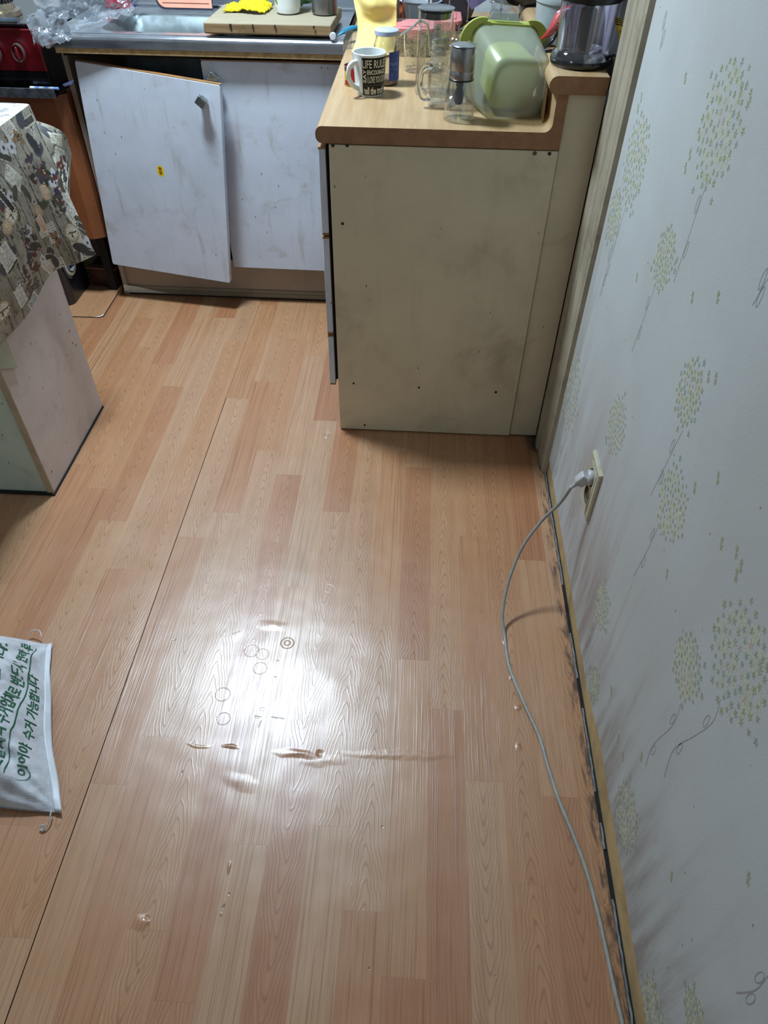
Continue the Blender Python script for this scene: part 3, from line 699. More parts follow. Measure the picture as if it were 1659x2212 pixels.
MB().lathe([(.0001, 0), (.056, 0), (.054, .010), (.0001, .012)], (bc[0], bc[1], .932), 30).build('burner_cap', M_blackgl, bu)
for a in (0, pi/2): MB().box((bc[0]-.11*abs(cos(a))-.004, bc[1]-.11*abs(sin(a))-.004, .948), (bc[0]+.11*abs(cos(a))+.004, bc[1]+.11*abs(sin(a))+.004, .956)).build('pan_support', M_blackgl, st)
# utensil resting on the tray
q = atY(66, 191, 2.39); q2 = atY(127, 193, 2.39); q3 = atY(150, 182, 2.40)
sp_ = thing('spoon', 'spoon with blue and white handle lying on the grill tray of the range', 'spoon', tuple(q))
for i in range(6):
    a = q.lerp(q2, i/6); b = q.lerp(q2, (i+1)/6)
    MB().tube([a+Vector((0, 0, .002)), b+Vector((0, 0, .002))], .0042, 10, 1).build('handle_band', pbr('w_handle' if i % 2 == 0 else 'b_handle', (214, 220, 228) if i % 2 == 0 else (116, 150, 205), .35), sp_)
sbw = MB().lathe([(.0001, 0), (.012, .001), (.017, .006), (.0185, .006), (.013, -.001), (.0001, -.0015)], (0, 0, 0), 20)
sbw.v = [(q3.x-.003+a*1.1, q3.y+b*.6, q3.z-.001+c_+a*.35) for a, b, c_ in sbw.v]
sbw.build('bowl', clear('spoon_bowl_plastic', (180, 200, 225), .2, .6, haze=.3, hazecol=(120, 150, 200)), sp_)

# ------------------------------------------------------------ ISLAND with printed tablecloth
ic = thing('island_cabinet', 'pinkish cabinet with mint front under the printed tablecloth, at the left edge', 'cabinet', (-1.3, 1.5, 0))
IX = -.966
MB().box((IX-.018, 1.360, .006), (IX, 1.756, .83)).build('side_panel', M_pink, ic, .0012)
MB().box((IX-.0185, 1.3585, .004), (IX-.0008, 1.3605, .83)).build('edge_band', pbr('beige_edge_band', (176, 158, 130), .5, var=.1, dirt=.4), ic)
MB().box((-1.85, 1.362, .006), (IX-.0187, 1.378, .82)).build('front_panel', M_mint, ic, .001)
MB().box((-1.85, 1.38, .03), (IX-.019, 1.74, .82)).build('carcass', M_dark, ic)
MB().box((-1.85, 1.352, .0004), (IX+.003, 1.757, .006)).build('foot_strip', M_gap, ic)  # thin black strip along the foot of the cabinet
MB().prism([(-1.9, 1.335), (-.915, 1.335), (-.915, 1.775), (-1.9, 1.775)], 'z', .828, .848).build('tabletop', M_pink, ic, .002)
# loose pale green sheet sticking out from under the cloth
g = MB(); A = atX(0, 700, IX+.004); B = atX(38, 795, IX+.006); C_ = atX(-70, 800, IX+.006); D_ = atX(-60, 690, IX+.004)
g.add([A, B, C_, D_], [(0, 1, 2, 3)]); gs = g.build('pale_green_sheet', laminate('old_sheet', (166, 172, 150), (130, 112, 80), .4), ic, thick=.002)
for px, py in ((164, 745), (157, 741), (112, 1018), (150, 715)):
    q = atX(px, py, IX+.0004); m = MB().lathe([(.0001, .0006), (.0028, .0005), (.0032, 0)], (0, 0, 0), 10); m.v = [(q.x+c, q.y+a, q.z+b) for a, b, c in m.v]; m.build('dent', M_edgeb, ic)

# cloth
Z = .852
# patches as functions returning 3D points; their colours are painted per vertex (printed fabric)
hem = [(-60, 800, -.958), (20, 722, -.957), (70, 670, -.957), (107, 600, -.952), (125, 580, -.938), (165, 568, -.902), (210, 550, -.86)]
HB = [atX(*h) for h in hem]
e0 = Vector((-.9125, 1.20, Z)); e1 = Vector((-.9125, 1.40, Z)); eN = Vector((-.915, 1.778, Z))
def top_edge(u):  # table edge from front to rear corner
    return Vector((-.9125+.0, 1.24+(1.778-1.24)*u, Z))
def side_p(u, v):
    a = top_edge(u); b = bez(HB, u)
    p = a.lerp(b, v)
    # hangs steeply first, then flares; soft flutes
    k = sin(pi*v)
    p += Vector((.010*k*(1-.4*u), 0, 0))
    p.x += .006*v*sin(u*9+1.0)+.008*k*sin(u*5)
    if v < .05: p.z -= 0
    return p
def top_p(u, v):
    a = top_edge(u); b = Vector((-1.92, a.y, Z))
    p = a.lerp(b, v); p.z += .0010*noise.noise(p*9); 
    if v > 0: p.z += .002
    return p
BF = [(Vector((-.915, 1.778, Z)), Vector((-1.10, 1.790, Z))),
      (atY(95, 320, 1.79), atY(112, 272, 1.84)), (atY(140, 405, 1.79), atY(150, 318, 1.89)), (atY(150, 430, 1.79), atY(152, 350, 1.885)), (atY(150, 440, 1.79), atY(140, 405, 1.87))]
BI = [a for a, b in BF]; BO = [b for a, b in BF]
def back_p(u, v):
    a = bez(BI, u); b = bez(BO, u); return a.lerp(b, v)
def paint(fn, nu, nv, name, parent, decals, seedv, sw, sh, flipuv=False):
    """printed fabric: weathered boards with flowers, clocks, butterflies and stamps, as vertex colours"""
    mb = MB().grid(fn, nu, nv)
    u, v = np.meshgrid(np.arange(nu+1)/nu, np.arange(nv+1)/nv)
    x = u.ravel()*sw; y = v.ravel()*sh
    rng = np.random.RandomState(seedv)
    def vn(x, y, f, s):
        xi = x*f+s*7.3; yi = y*f+s*3.1
        x0 = np.floor(xi).astype(int); y0 = np.floor(yi).astype(int); fx = xi-x0; fy = yi-y0
        fx = fx*fx*(3-2*fx); fy = fy*fy*(3-2*fy)
        def h(a, b): 
            r = np.sin(a*127.1+b*311.7+s*17.7)*43758.5453; return r-np.floor(r)
        return (h(x0, y0)*(1-fx)+h(x0+1, y0)*fx)*(1-fy)+(h(x0, y0+1)*(1-fx)+h(x0+1, y0+1)*fx)*fy
    def fb(x, y, f, s): return .5*vn(x, y, f, s)+.3*vn(x, y, f*2.1, s+1)+.2*vn(x, y, f*4.3, s+2)
    col = np.zeros((len(x), 3)); 
    n1 = fb(x, y, 14, 1)
    col[:] = np.array([150, 146, 132])[None]
    col += ((n1-.5)*70)[:, None]
    g = fb(x*6, y, 22, 5); col -= (np.clip(g-.5, 0, 1)*90)[:, None]
    bd = (x+.004*np.sin(y*30))/.045; k = np.abs(bd-np.round(bd))*.045
    col[k < .0016] = [52, 46, 40]
    tick = (vn(x*2.2, y, 120, 9) > .84) & (vn(x, y, 12, 4) > .45); col[tick] = [60, 54, 48]
    def disc(cx, cy, rx, ry, a=0):
        dx = x-cx; dy = y-cy; X = dx*cos(a)+dy*sin(a); Y = -dx*sin(a)+dy*cos(a)
        return np.sqrt((X/rx)**2+(Y/ry)**2), np.arctan2(Y, X), X, Y
    def rose(cx, cy, r, c=(214, 196, 166)):
        d, t, X, Y = disc(cx, cy, r, r); m = d < 1+.06*np.sin(t*7)
        sp = np.sin(d*17+t*2+1.5*np.sin(t*3)); 
        col[m] = np.array(c)-(30*(d[m]**1)+np.clip(sp[m]-.45, 0, 1)*120)[:, None]*np.array([.8, 1, 1])
    def leaf(cx, cy, r, a, c):
        d, t, X, Y = disc(cx, cy, r, r*.45, a); m = d < 1; col[m] = np.array(c)-(np.abs(np.sin(X[m]/r*14))*25)[:, None]
    def clock(cx, cy, r):
        d, t, X, Y = disc(cx, cy, r, r); m = d < 1.0
        col[m] = [214, 210, 192]; col[m & (d > .88)] = [150, 124, 76]; col[m & (d > .80) & (d < .84)] = [120, 110, 90]
        tk = (np.abs(np.sin(t*6)) < .25) & (d > .6) & (d < .78); col[tk] = [60, 56, 50]
        col[(d < .6) & (np.abs(np.sin(t*4)) < .12)] = [170, 160, 140]
        for a, l, wd in ((.2, .72, .07), (1.75, .5, .09), (3.34, .4, .07)):
            XX = X*cos(a)+Y*sin(a); YY = -X*sin(a)+Y*cos(a); col[(XX > -.05*r) & (XX < l*r) & (np.abs(YY) < wd*r)] = [48, 44, 40]
        col[d < .1] = [150, 120, 60]
    def fly(cx, cy, r, a, c=(150, 116, 76)):
        for sx in (-1, 1):
            for (ox, oy, rx, ry, an) in ((.5, .28, .52, .34, .6), (.38, -.32, .38, .28, -.7)):
                px_, py_ = ox*sx*r, oy*r; X0_ = cx+px_*cos(a)-py_*sin(a); Y0_ = cy+px_*sin(a)+py_*cos(a)
                d, t, X, Y = disc(X0_, Y0_, rx*r, ry*r, a+an*sx); m = d < 1
                col[m] = c; col[m & ((d > .78) | (np.abs(np.sin(t*4+d*3)) < .22))] = [42, 36, 32]; col[m & (d > .86) & (np.sin(t*16) > .6)] = [206, 200, 190]
        d, t, X, Y = disc(cx, cy, .06*r, .42*r, a); col[d < 1] = [40, 34, 30]
    def card(cx, cy, w_, h_, a, c=(198, 196, 184), ink=True, border=(226, 224, 214)):
        dx = x-cx; dy = y-cy; X = dx*cos(a)+dy*sin(a); Y = -dx*sin(a)+dy*cos(a)
        m = (np.abs(X) < w_/2) & (np.abs(Y) < h_/2); col[m] = np.array(c)-((fb(X[m], Y[m], 70, 3)-.5)*50)[:, None]
        col[m & ((np.abs(X) > w_/2-.0022) | (np.abs(Y) > h_/2-.0022))] = border
        if ink: col[m & (np.abs(X) < w_*.36) & (vn(X*3, Y, 240, 3) > .55) & (np.mod(Y, .007) < .0022)] = [92, 84, 80]
    def cluster(cx, cy, r, s_):
        rr = np.random.RandomState(s_)
        for _ in range(12): leaf(cx+rr.uniform(-r, r), cy+rr.uniform(-r, r), r*.5, rr.uniform(0, 6), [(70, 66, 48), (92, 88, 66), (110, 60, 58), (78, 74, 84)][rr.randint(4)])
        for _ in range(16):
            d, t, X, Y = disc(cx+rr.uniform(-r, r), cy+rr.uniform(-r, r), r*.11, r*.11); col[d < 1] = [(196, 186, 168), (120, 50, 56), (60, 60, 84)][rr.randint(3)]
    def white(cx, cy, r, c=(206, 208, 208), eye=(58, 54, 84)):
        d, t, X, Y = disc(cx, cy, r, r); m = d < .72+.28*np.abs(np.cos(t*2.5)); col[m] = np.array(c)-(np.abs(np.sin(t[m]*9))*22)[:, None]; col[d < .26] = eye
    # background layer
    rr = np.random.RandomState(seedv+3)
    nb = int(sw*sh*420)
    for _ in range(nb):
        cx, cy = rr.uniform(0, sw), rr.uniform(0, sh); k = rr.randint(7)
        if k == 0: cluster(cx, cy, .026, rr.randint(999))
        elif k == 1: card(cx, cy, .045, .06, rr.uniform(-.6, .6))
        elif k == 2: white(cx, cy, .018)
        elif k == 3:
            d, t, X, Y = disc(cx, cy, .022, .022*.75, rr.uniform(0, 3)); m = d < 1; col[m] = np.array([92, 94, 98])-(np.abs(np.sin(d[m]*14+t[m]*3))*40)[:, None]
        elif k == 4: leaf(cx, cy, .025, rr.uniform(0, 6), (96, 96, 78))
        elif k == 5: fly(cx, cy, .016, rr.uniform(-1, 1), (170, 170, 160))
        else: card(cx, cy, .05, .02, rr.uniform(-1, 1), (60, 56, 52), True, (190, 186, 170))
    # elements placed as in the photograph
    if decals:
        PX = []
        for p in mb.v:
            d = Vector(p)-CO; PX.append((CX+FPX*d.dot(R1)/d.dot(fw), CY-FPX*d.dot(U1)/d.dot(fw)))
        PX = np.array(PX)
        for kind, px, py, *a in decals:
            i = int(np.argmin((PX[:, 0]-px)**2+(PX[:, 1]-py)**2)); cx, cy = x[i], y[i]
            {'rose': rose, 'clock': clock, 'fly': fly, 'card': card, 'cluster': cluster, 'white': white, 'leaf': leaf}[kind](cx, cy, *a)
    if name == 'top_sheet': col = col*.6+100  # lamp light put into the print: top made paler than the falls
    col = np.clip(col, 8, 245)/255
    lin = np.where(col <= .04045, col/12.92, ((col+.055)/1.055)**2.4)
    o = mb.build(name, M_cloth, parent, norm=False, angle=180)
    at = o.data.color_attributes.new('print', 'FLOAT_COLOR', 'POINT')
    buf = np.ones((len(x), 4), dtype=np.float32); buf[:, :3] = lin; at.data.foreach_set('color', buf.ravel())
    return o
def cloth_mat():
    n = NT('printed_tablecloth')
    c = n.n('ShaderNodeVertexColor', layer_name='print').outputs[0]
    n.lk(c, n.b.inputs['Base Color']); n.b.inputs['Roughness'].default_value = .62; n.b.inputs['Specular IOR Level'].default_value = .35
    wv = n.noise(n.pos(), 900.0, 1); n.lk(n.bump(wv, .0002, .6, n.bump(n.noise(n.pos(), 14.0, 3), .004)), n.b.inputs['Normal'])
    return n.m
M_cloth = cloth_mat()
tc = thing('tablecloth', 'stiff tablecloth printed with butterflies, clocks and roses, draped over the left cabinet', 'tablecloth', (-1.2, 1.5, .85))
paint(side_p, 260, 210, 'side_fall', tc, [('clock', 155, 503, .027), ('clock', 24, 463, .026), ('clock', 5, 672, .026), ('rose', 97, 416, .021), ('rose', 83, 455, .018), ('rose', 16, 490, .017), ('cluster', 125, 445, .024, 5), ('fly', 122, 515, .026, 1.3), ('fly', 40, 298, .024, .6), ('fly', 72, 620, .026, .1, (96, 88, 80)), ('fly', 53, 500, .020, .3, (110, 104, 98)),
      ('card', 45, 640, .030, .058, -.1, (196, 198, 192)), ('card', 75, 655, .032, .05, -.2, (150, 168, 172)), ('card', 90, 485, .03, .05, -.15, (204, 170, 140), False), ('white', 93, 560, .016), ('white', 8, 320, .017), ('white', 122, 415, .010, (60, 60, 90)), ('leaf', 72, 310, .030, 1.2, (66, 66, 68)), ('leaf', 175, 535, .03, .6, (80, 80, 76)), ('card', 10, 430, .02, .08, -.2, (50, 46, 44))],
      21, .50, .40).update_tag()
def top2(u, v): return top_p(u, v)
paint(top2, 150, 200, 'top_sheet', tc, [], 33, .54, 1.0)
paint(back_p, 110, 60, 'rear_fold', tc, [('card', 122, 300, .04, .03, .6, (190, 190, 170)), ('card', 130, 345, .05, .05, .5, (176, 178, 160), False), ('cluster', 138, 372, .03, 8)], 47, .42, .10)

# ------------------------------------------------------------ FLOOR THINGS by the stove
pt = thing('floor_patch', 'loose offcut of cherry-plank flooring lying in front of the dark box', 'mat', (-1.3, 2.35, 0))
pb = MB().prism([(-1.50, 2.285), (-1.160, 2.290), (-1.148, 2.300), (-1.150, 2.490), (-1.50, 2.480)], 'z', .0006, .0028).build('sheet', M_floor, pt)
pb['tone'] = .55; pb['cathedral'] = .25; pb['seed'] = 12.0; pb['xc'] = -1.2; pb['yc'] = 2.4
MB().prism([(-1.505, 2.2825), (-1.158, 2.2875), (-1.1455, 2.299), (-1.1475, 2.492), (-1.1495, 2.492), (-1.1485, 2.300), (-1.160, 2.2895), (-1.505, 2.2845)], 'z', .0004, .0022).build('dark_edge', M_gap, pt)
MB().add([(-1.178, 2.2885, .0032), (-1.158, 2.2890, .0035), (-1.1485, 2.300, .0035), (-1.1495, 2.312, .0032), (-1.157, 2.296, .0032)], [(0, 1, 2, 3, 4)]).build('torn_white_corner', pbr('white_paper', (225, 226, 222), .6), pt, thick=.0006)
bx = thing('brown_box', 'small dark brown box shoved under the stove cabinet', 'box', (-1.25, 2.57, 0))
MB().prism([(-1.262, 2.525), (-1.158, 2.515), (-1.150, 2.62), (-1.262, 2.63)], 'z', .0031, .075).build('body', pbr('dark_brown_card', (70, 38, 34), .5, var=.3, vs=30), bx, .002)
MB().prism([(-1.272, 2.520), (-1.152, 2.510), (-1.148, 2.54), (-1.268, 2.55)], 'z', .0755, .079).build('flap', pbr('flap_card', (140, 100, 90), .5), bx)
pl = thing('green_plate', 'small yellow-green plate between the black drum and the brown box', 'plate', (-1.34, 2.60, 0))
m = MB().lathe([(.0001, 0), (.03, .001), (.045, .008), (.047, .008), (.031, -.002), (.0001, -.002)], (0, 0, 0), 30)
m.v = [(-1.335+a*.9, 2.60+b*.4+c*.3, .035+b*.75) for a, b, c in m.v]
m.build('dish', pbr('lime_plastic', (170, 184, 50), .35), pl)
dr = thing('black_speaker', 'black rounded speaker-like appliance with blue label, half hidden behind the left cabinet', 'appliance', (-1.30, 2.35, 0))
Fv = [atZ(163, 662, .002), atY(186, 560, 2.40)]
sp = MB(); base = Vector((-1.285, 2.372, 0))
# leaning body: rounded box, its labelled face turned to the right
L0 = rrect(-1.355, 2.46, .075, .10, .03)
def sk_l(z): k = z/.26; return [(x+.0*k, y+.00*k, z) for x, y in L0]
rows = [sk_l(z) for z in (.0005, .01, .10, .18, .215, .229)]
nn = len(L0)
for i, r_ in enumerate(rows):
    sc2 = [1, 1, 1, 1, .96, .8][i]; sp.v += [((x+1.355)*sc2-1.355, (y-2.46)*sc2+2.46, z) for x, y, z in r_]
for i in range(5):
    for k in range(nn): sp.f.append((i*nn+k, i*nn+(k+1) % nn, (i+1)*nn+(k+1) % nn, (i+1)*nn+k))
sp.f += [tuple(range(nn-1, -1, -1)), tuple(5*nn+k for k in range(nn))]; sp.smooth = True
sp.build('body', pbr('navy_black_plastic', (20, 20, 28), .3, coat=.3), dr)
def oval(cx, cz, ry, rz, x, n=28): return [(x, cx+ry*cos(2*pi*k/n), cz+rz*sin(2*pi*k/n)) for k in range(n)]
xs_ = -1.2795
def ring_(mb, cy, cz, ry, rz, ry2, rz2, x, x2, n=36, tilt=0):
    a = oval(cy, cz, ry, rz, x, n); b = oval(cy, cz, ry2, rz2, x2, n); mb.add(a+b, [(k, (k+1) % n, (k+1) % n+n, k+n) for k in range(n)]); mb.smooth = True; return mb
cyL, czL = 2.430, .150
ring_(MB(), cyL, czL, .060, .066, .054, .060, xs_, xs_+.004).build('outer_bezel', pbr('navy_gloss', (30, 40, 80), .2, coat=.4), dr)
ring_(MB(), cyL, czL, .050, .056, .038, .044, xs_+.002, xs_+.004).build('cream_ring', pbr('cream_ring', (176, 184, 150), .5, var=.3, vs=90), dr)
MB().add(oval(cyL, czL, .032, .040, xs_+.0045), [tuple(range(28))]).build('label', pbr('label_white', (190, 196, 205), .4), dr, thick=.001)
MB().add([(xs_+.0055, cyL-.02, czL+.0), (xs_+.0055, cyL+.02, czL+.0), (xs_+.0055, cyL+.018, czL+.024), (xs_+.0055, cyL-.015, czL+.028)], [(0, 1, 2, 3)]).build('label_blue_field', pbr('label_blue', (50, 80, 150), .4), dr, thick=.0004)
MB().add([(xs_+.0055, cyL-.024, czL-.022), (xs_+.0055, cyL+.018, czL-.026), (xs_+.0055, cyL+.022, czL-.006), (xs_+.0055, cyL-.028, czL-.006)], [(0, 1, 2, 3)]).build('label_navy_field', pbr('label_navy', (30, 40, 80), .4), dr, thick=.0004)

# ------------------------------------------------------------ BAG printed in green
bg = thing('woven_bag', 'white woven plastic bag with green Korean print lying on the floor at left', 'bag', (-.95, .70, 0))
cTR = Vector((-.783, .872, 0)); cBR = Vector((-.622, .506, 0)); Wb = .52
def bag_xy(u, v):
    # v from lower edge (0) to upper edge (1), u from left (0) to right (1)
    r = cBR.lerp(cTR, v); r.x += -.010*sin(pi*v)+.0018*sin(v*13)
    l = Vector((-1.30, .50+.42*v, 0))
    p = l.lerp(r, u)
    p.y += (.016*sin(pi*u)**2*(1 if v < .5 else -1))*abs(2*v-1)**3
    return p
def bag_h(u, v):
    e = min(u*1.0, (1-u))*2; k = max(0, min(1, (1-u)/.30)); k2 = max(0, min(1, u/.3))
    vv = max(0, 4*v*(1-v))
    h = .118*(sin(k*pi/2)**.75)*(sin(k2*pi/2))*vv**.55
    q = Vector((u*6, v*6, 0))
    edge = (1-u)
    h += (.012*noise.noise(q*1.3)+.007*noise.noise(q*3.7))*min(1, vv*2)*min(1, edge*8)
    ridge = abs(noise.noise(Vector((u*4+v*3, v*5-u*2, 2.2)))); h += .022*(.35-ridge)*min(1, vv*1.6)*min(1, edge*6)
    # pulled creases towards the two corners
    for cu, cv in ((1, 0), (1, 1)):
        d = sqrt((1-u)**2*1.8+(v-cv)**2); a = math.atan2(abs(v-cv), (1-u)*1.3+1e-5)
        h += .010*cos(a*11)*max(0, 1-d/.55)*min(1, d*4)
    return max(h, 0)
def bag_top(u, v):
    p = bag_xy(u, v); p.z = .007+bag_h(u, v); return p
def bag_bot(u, v):
    p = bag_xy(u, v); p.z = .0035; return p
def bag_mat():
    n = NT('woven_polypropylene'); P = n.pos()
    wv = n.n('ShaderNodeTexBrick', {'Vector': n.n('ShaderNodeMapping', {0: P, 2: (0, 0, .4), 3: (1, 1, 1)}).outputs[0], 'Scale': 60.0, 'Mortar Size': .03})
    c = n.mix(n.mr(n.noise(P, 18.0, 4, .7), .4, .75), srgb((204, 208, 214)), srgb((176, 176, 180)))
    n.lk(c, n.b.inputs['Base Color']); n.b.inputs['Roughness'].default_value = .42
    wa = n.n('ShaderNodeTexWave', {'Vector': P, 'Scale': 150.0}, bands_direction='X').outputs['Fac']; wb = n.n('ShaderNodeTexWave', {'Vector': P, 'Scale': 150.0}, bands_direction='Y').outputs['Fac']
    h = n.math('MULTIPLY', wa, wb)
    n.lk(n.bump(h, .0006, .7, n.bump(n.noise(P, 60.0, 3), .0015)), n.b.inputs['Normal'])
    n.b.inputs['Transmission Weight'].default_value = 0
    return n.m
M_bag = bag_mat()
m = MB().grid(bag_top, 110, 90); k0 = len(m.v)
g2 = MB().grid(bag_bot, 40, 30); m.add(g2.v, g2.f)
m.build('sack', M_bag, bg, norm=False, angle=180)
# folded white seam tape along the right edge
tp = MB()
def tape(u, v):
    p = bag_xy(.984+.020*u, v); p.z = .0085+bag_h(.984, v)*(1-u)*1.0+.004*(u)+.002*sin(v*26)*u; return p
tp.grid(tape, 4, 60).build('seam_tape', pbr('seam_tape', (214, 220, 226), .5, var=.05), bg, norm=False, thick=.0012)
M_green = pbr('green_print', (30, 92, 64), .5, var=.35, vs=160)
tx = MB()
def bag_uv(p0, p1, hgt, s):
    """text along a line from p0 to p1 in (u,v) of the bag, letters rising to the left of the reading direction"""
    d = Vector((p1[0]-p0[0], p1[1]-p0[1], 0)); 
    nrm = Vector((-d.y*.75, d.x*1.35, 0)).normalized()
    def fn(a, b):
        bend = .0
        u = p0[0]+d.x*a+nrm.x*b*hgt; v = p0[1]+d.y*a+nrm.y*b*hgt
        u += .02*sin(pi*a)
        q = bag_top(min(u, .999), min(max(v, .001), .999)); q.z += .0018; return q
    V, F = text_geo(s, .022)
    # cut long pieces so the print follows the folds
    tx.add([fn(a, b) for a, b in V], F)
for p0, p1, h, s in (((.862, .14), (.940, .93), .042, '관할지역 수거업체로 반드시 연락 후'), ((.926, .13), (.968, .72), .030, '이어야  수거 가능합니다'), ((.790, .16), (.868, .86), .040, '배출이 가능합니다.'), ((.715, .18), (.800, .92), .042, '해당 경우까지만')):
    bag_uv(p0, p1, h, s)
def uline(a, b, w_=.0035, n=40):
    L = []
    for i in range(n+1):
        t = i/n; u = a[0]+(b[0]-a[0])*t+.02*sin(pi*t); v = a[1]+(b[1]-a[1])*t
        for s_ in (0, w_):
            q = bag_top(min(u+s_, .999), min(max(v, 0), .999)); q.z += .0018; L.append(q)
    tx.add(L, [(2*i, 2*i+1, 2*i+3, 2*i+2) for i in range(n)])
uline((.868, .12), (.946, .93)); uline((.775, .22), (.775, .88), .003) if False else None
uline((.722, .16), (.806, .92)); uline((.60, .14), (.80, .115), .004); uline((.80, .115), (.90, .10), .004); uline((.90, .10), (.925, .17), .003)
tx.build('green_print', M_green, bg, norm=False)
M_str = pbr('clear_white_string', (196, 190, 186), .4, var=.2)
q0 = atZ(108, 1748, .02); 
pts_ = [atZ(px, py, z) for px, py, z in ((111, 1750, .016), (108, 1765, .014), (104, 1778, .010), (98, 1790, .006), (88, 1793, .005), (86, 1785, .009), (95, 1783, .010), (92, 1796, .004))]
MB().tube(pts_, .0014, 6, 5).build('tie_string', M_str, bg)
pts_ = [atZ(px, py, z) for px, py, z in ((90, 1376, .02), (86, 1364, .024), (76, 1361, .022), (66, 1365, .016), (63, 1372, .010))]
MB().tube(pts_, .0014, 6, 5).build('tie_string', M_str, bg)

# ------------------------------------------------------------ SOCKET, PLUG, CABLE
M_ivory = laminate('yellowed_ivory', (186, 182, 158), (130, 100, 60), .5, .4, .3, 30.0)
so_ = thing('wall_socket', 'yellowed double wall socket plate low on the wallpapered wall', 'socket', (WX, 1.14, .345))
y0, y1, z0, z1 = 1.088, 1.172, .262, .395
pr_ = MB()
def rl(i, x): return [(x, y0+i, z0+i), (x, y1-i, z0+i), (x, y1-i, z1-i), (x, y0+i, z1-i)]
pr_.v = rl(0, WX)+rl(0, WX-.005)+rl(.003, WX-.008)+rl(.013, WX-.008)+rl(.014, WX-.0065)+rl(.0145, WX-.0065)+rl(.015, WX-.0085)
for i in range(6):
    for k in range(4): pr_.f.append((i*4+k, i*4+(k+1) % 4, (i+1)*4+(k+1) % 4, (i+1)*4+k))
pr_.build('frame', M_ivory, so_)
# inner plate with two round recesses
sb = bmesh.new(); Ls = [[(y0+.015, z0+.015), (y1-.015, z0+.015), (y1-.015, z1-.015), (y0+.015, z1-.015)]]
cents = [((y0+y1)/2, z0+.042), ((y0+y1)/2, z1-.042)]
for c in cents: Ls.append([(c[0]+.0205*cos(2*pi*k/28), c[1]+.0205*sin(2*pi*k/28)) for k in range(28)])
ED = []
for L in Ls:
    vs = [sb.verts.new((WX-.0085, a, b)) for a, b in L]; ED += [sb.edges.new((vs[i], vs[(i+1) % len(vs)])) for i in range(len(vs))]
bmesh.ops.triangle_fill(sb, edges=ED, use_beauty=True, use_dissolve=False)
me = bpy.data.meshes.new('insert'); sb.to_mesh(me); sb.free(); me.materials.append(M_ivory)
io = bpy.data.objects.new('insert', me); COL.objects.link(io); io.parent = so_; io.matrix_parent_inverse = Matrix.Translation(-so_.location)
for c in cents:
    m = MB().lathe([(.0205, 0), (.0200, .0060), (.0001, .0060)], (0, 0, 0), 28); m.v = [(WX-.0085+c_, c[0]+a, c[1]+b) for a, b, c_ in m.v]
    ro = m.build('outlet', pbr('outlet_well', (90, 84, 72), .5), so_)
    for s_ in (-.0095, .0095):
        m = MB().lathe([(.0028, 0), (.0001, .0003)], (0, 0, 0), 12); m.v = [(WX-.0028-c_, c[0]+a, c[1]+s_+b) for a, b, c_ in m.v]; m.build('pin_hole', M_gap, ro)
cb2 = thing('power_cable', 'grey power cable with angled plug, arching from the wall socket down across the floor', 'cable', (.24, .8, 0))
pc = Vector((WX-.012, cents[1][0]+.002, cents[1][1]-.002))
M_cab = pbr('grey_cable_sheath', (150, 152, 146), .45, var=.12, vs=60, dirt=.5, dirtcol=(110, 104, 92))
M_plugc = pbr('pale_grey_plug', (184, 182, 182), .4, var=.08)
m = MB().lathe([(.0001, .0), (.0165, .0), (.0170, .004), (.0165, .009), (.0150, .011), (.0001, .011)], (0, 0, 0), 28); m.v = [(pc.x+.006-c_, pc.y+a, pc.z+b) for a, b, c_ in m.v]
m.build('plug_body', M_plugc, cb2)
# angled housing leaving down and away from the wall
dirp = Vector((-.62, -.02, -.78)).normalized(); a0 = pc+Vector((-.006, 0, .004)); 
side = Vector((0, 1, 0)); upv = dirp.cross(side).normalized()
hb = MB()
for t, hw, hh in ((0, .0105, .0125), (.012, .0105, .012), (.024, .010, .0105), (.029, .006, .006)):
    for sy, sz in ((-1, -1), (1, -1), (1, 1), (-1, 1)): hb.v.append(a0+dirp*t+side*hw*sy+upv*hh*sz)
for i in range(3):
    for k in range(4): hb.f.append((i*4+k, i*4+(k+1) % 4, (i+1)*4+(k+1) % 4, (i+1)*4+k))
hb.f += [(3, 2, 1, 0), (12, 13, 14, 15)]
hb.build('plug_housing', M_plugc, cb2, .003)
s0 = a0+dirp*.024
rg = MB()
for i in range(5): rg.tube([s0+dirp*(i*.0036), s0+dirp*(i*.0036+.0024)], .0058-.0004*i, 12, 1)
rg.tube([s0, s0+dirp*.02], .0038, 10, 1)
rg.build('strain_relief', M_plugc, cb2)
s1 = s0+dirp*.018
fl_ = [(1100, 1440), (1130, 1515), (1165, 1592), (1185, 1660), (1208, 1730), (1240, 1808), (1268, 1885), (1290, 1965), (1309, 2050), (1326, 2130), (1345, 2212), (1362, 2290)]
cp = [s1, Vector((.341, 1.139, .266)), Vector((.309, 1.138, .205)), Vector((.272, 1.108, .146)), Vector((.246, 1.057, .082)), Vector((.236, 1.005, .032)), atZ(1090, 1375, .0048)]+[atZ(x, y, .0042) for x, y in fl_]
MB().tube(cp, .0036, 10, 8).build('cord', M_cab, cb2, norm=False)

# ------------------------------------------------------------ THINGS ON THE WORKTOP
ZT = .8503
M_glass = clear('clear_glass', (251, 252, 252), .06, .7)
M_glassw = clear('pressed_glass', (250, 251, 249), .13, .9, wob=.004)
M_ceram = pbr('white_glaze', (216, 220, 218), .15, coat=.3, var=.03)
M_mugblack = pbr('mug_black_print', (13, 13, 15), .35, var=.1, spec=.25)
M_lett = pbr('cream_lettering', (214, 208, 190), .5, var=.05)
M_lgrey = pbr('grey_lettering', (80, 80, 82), .5)
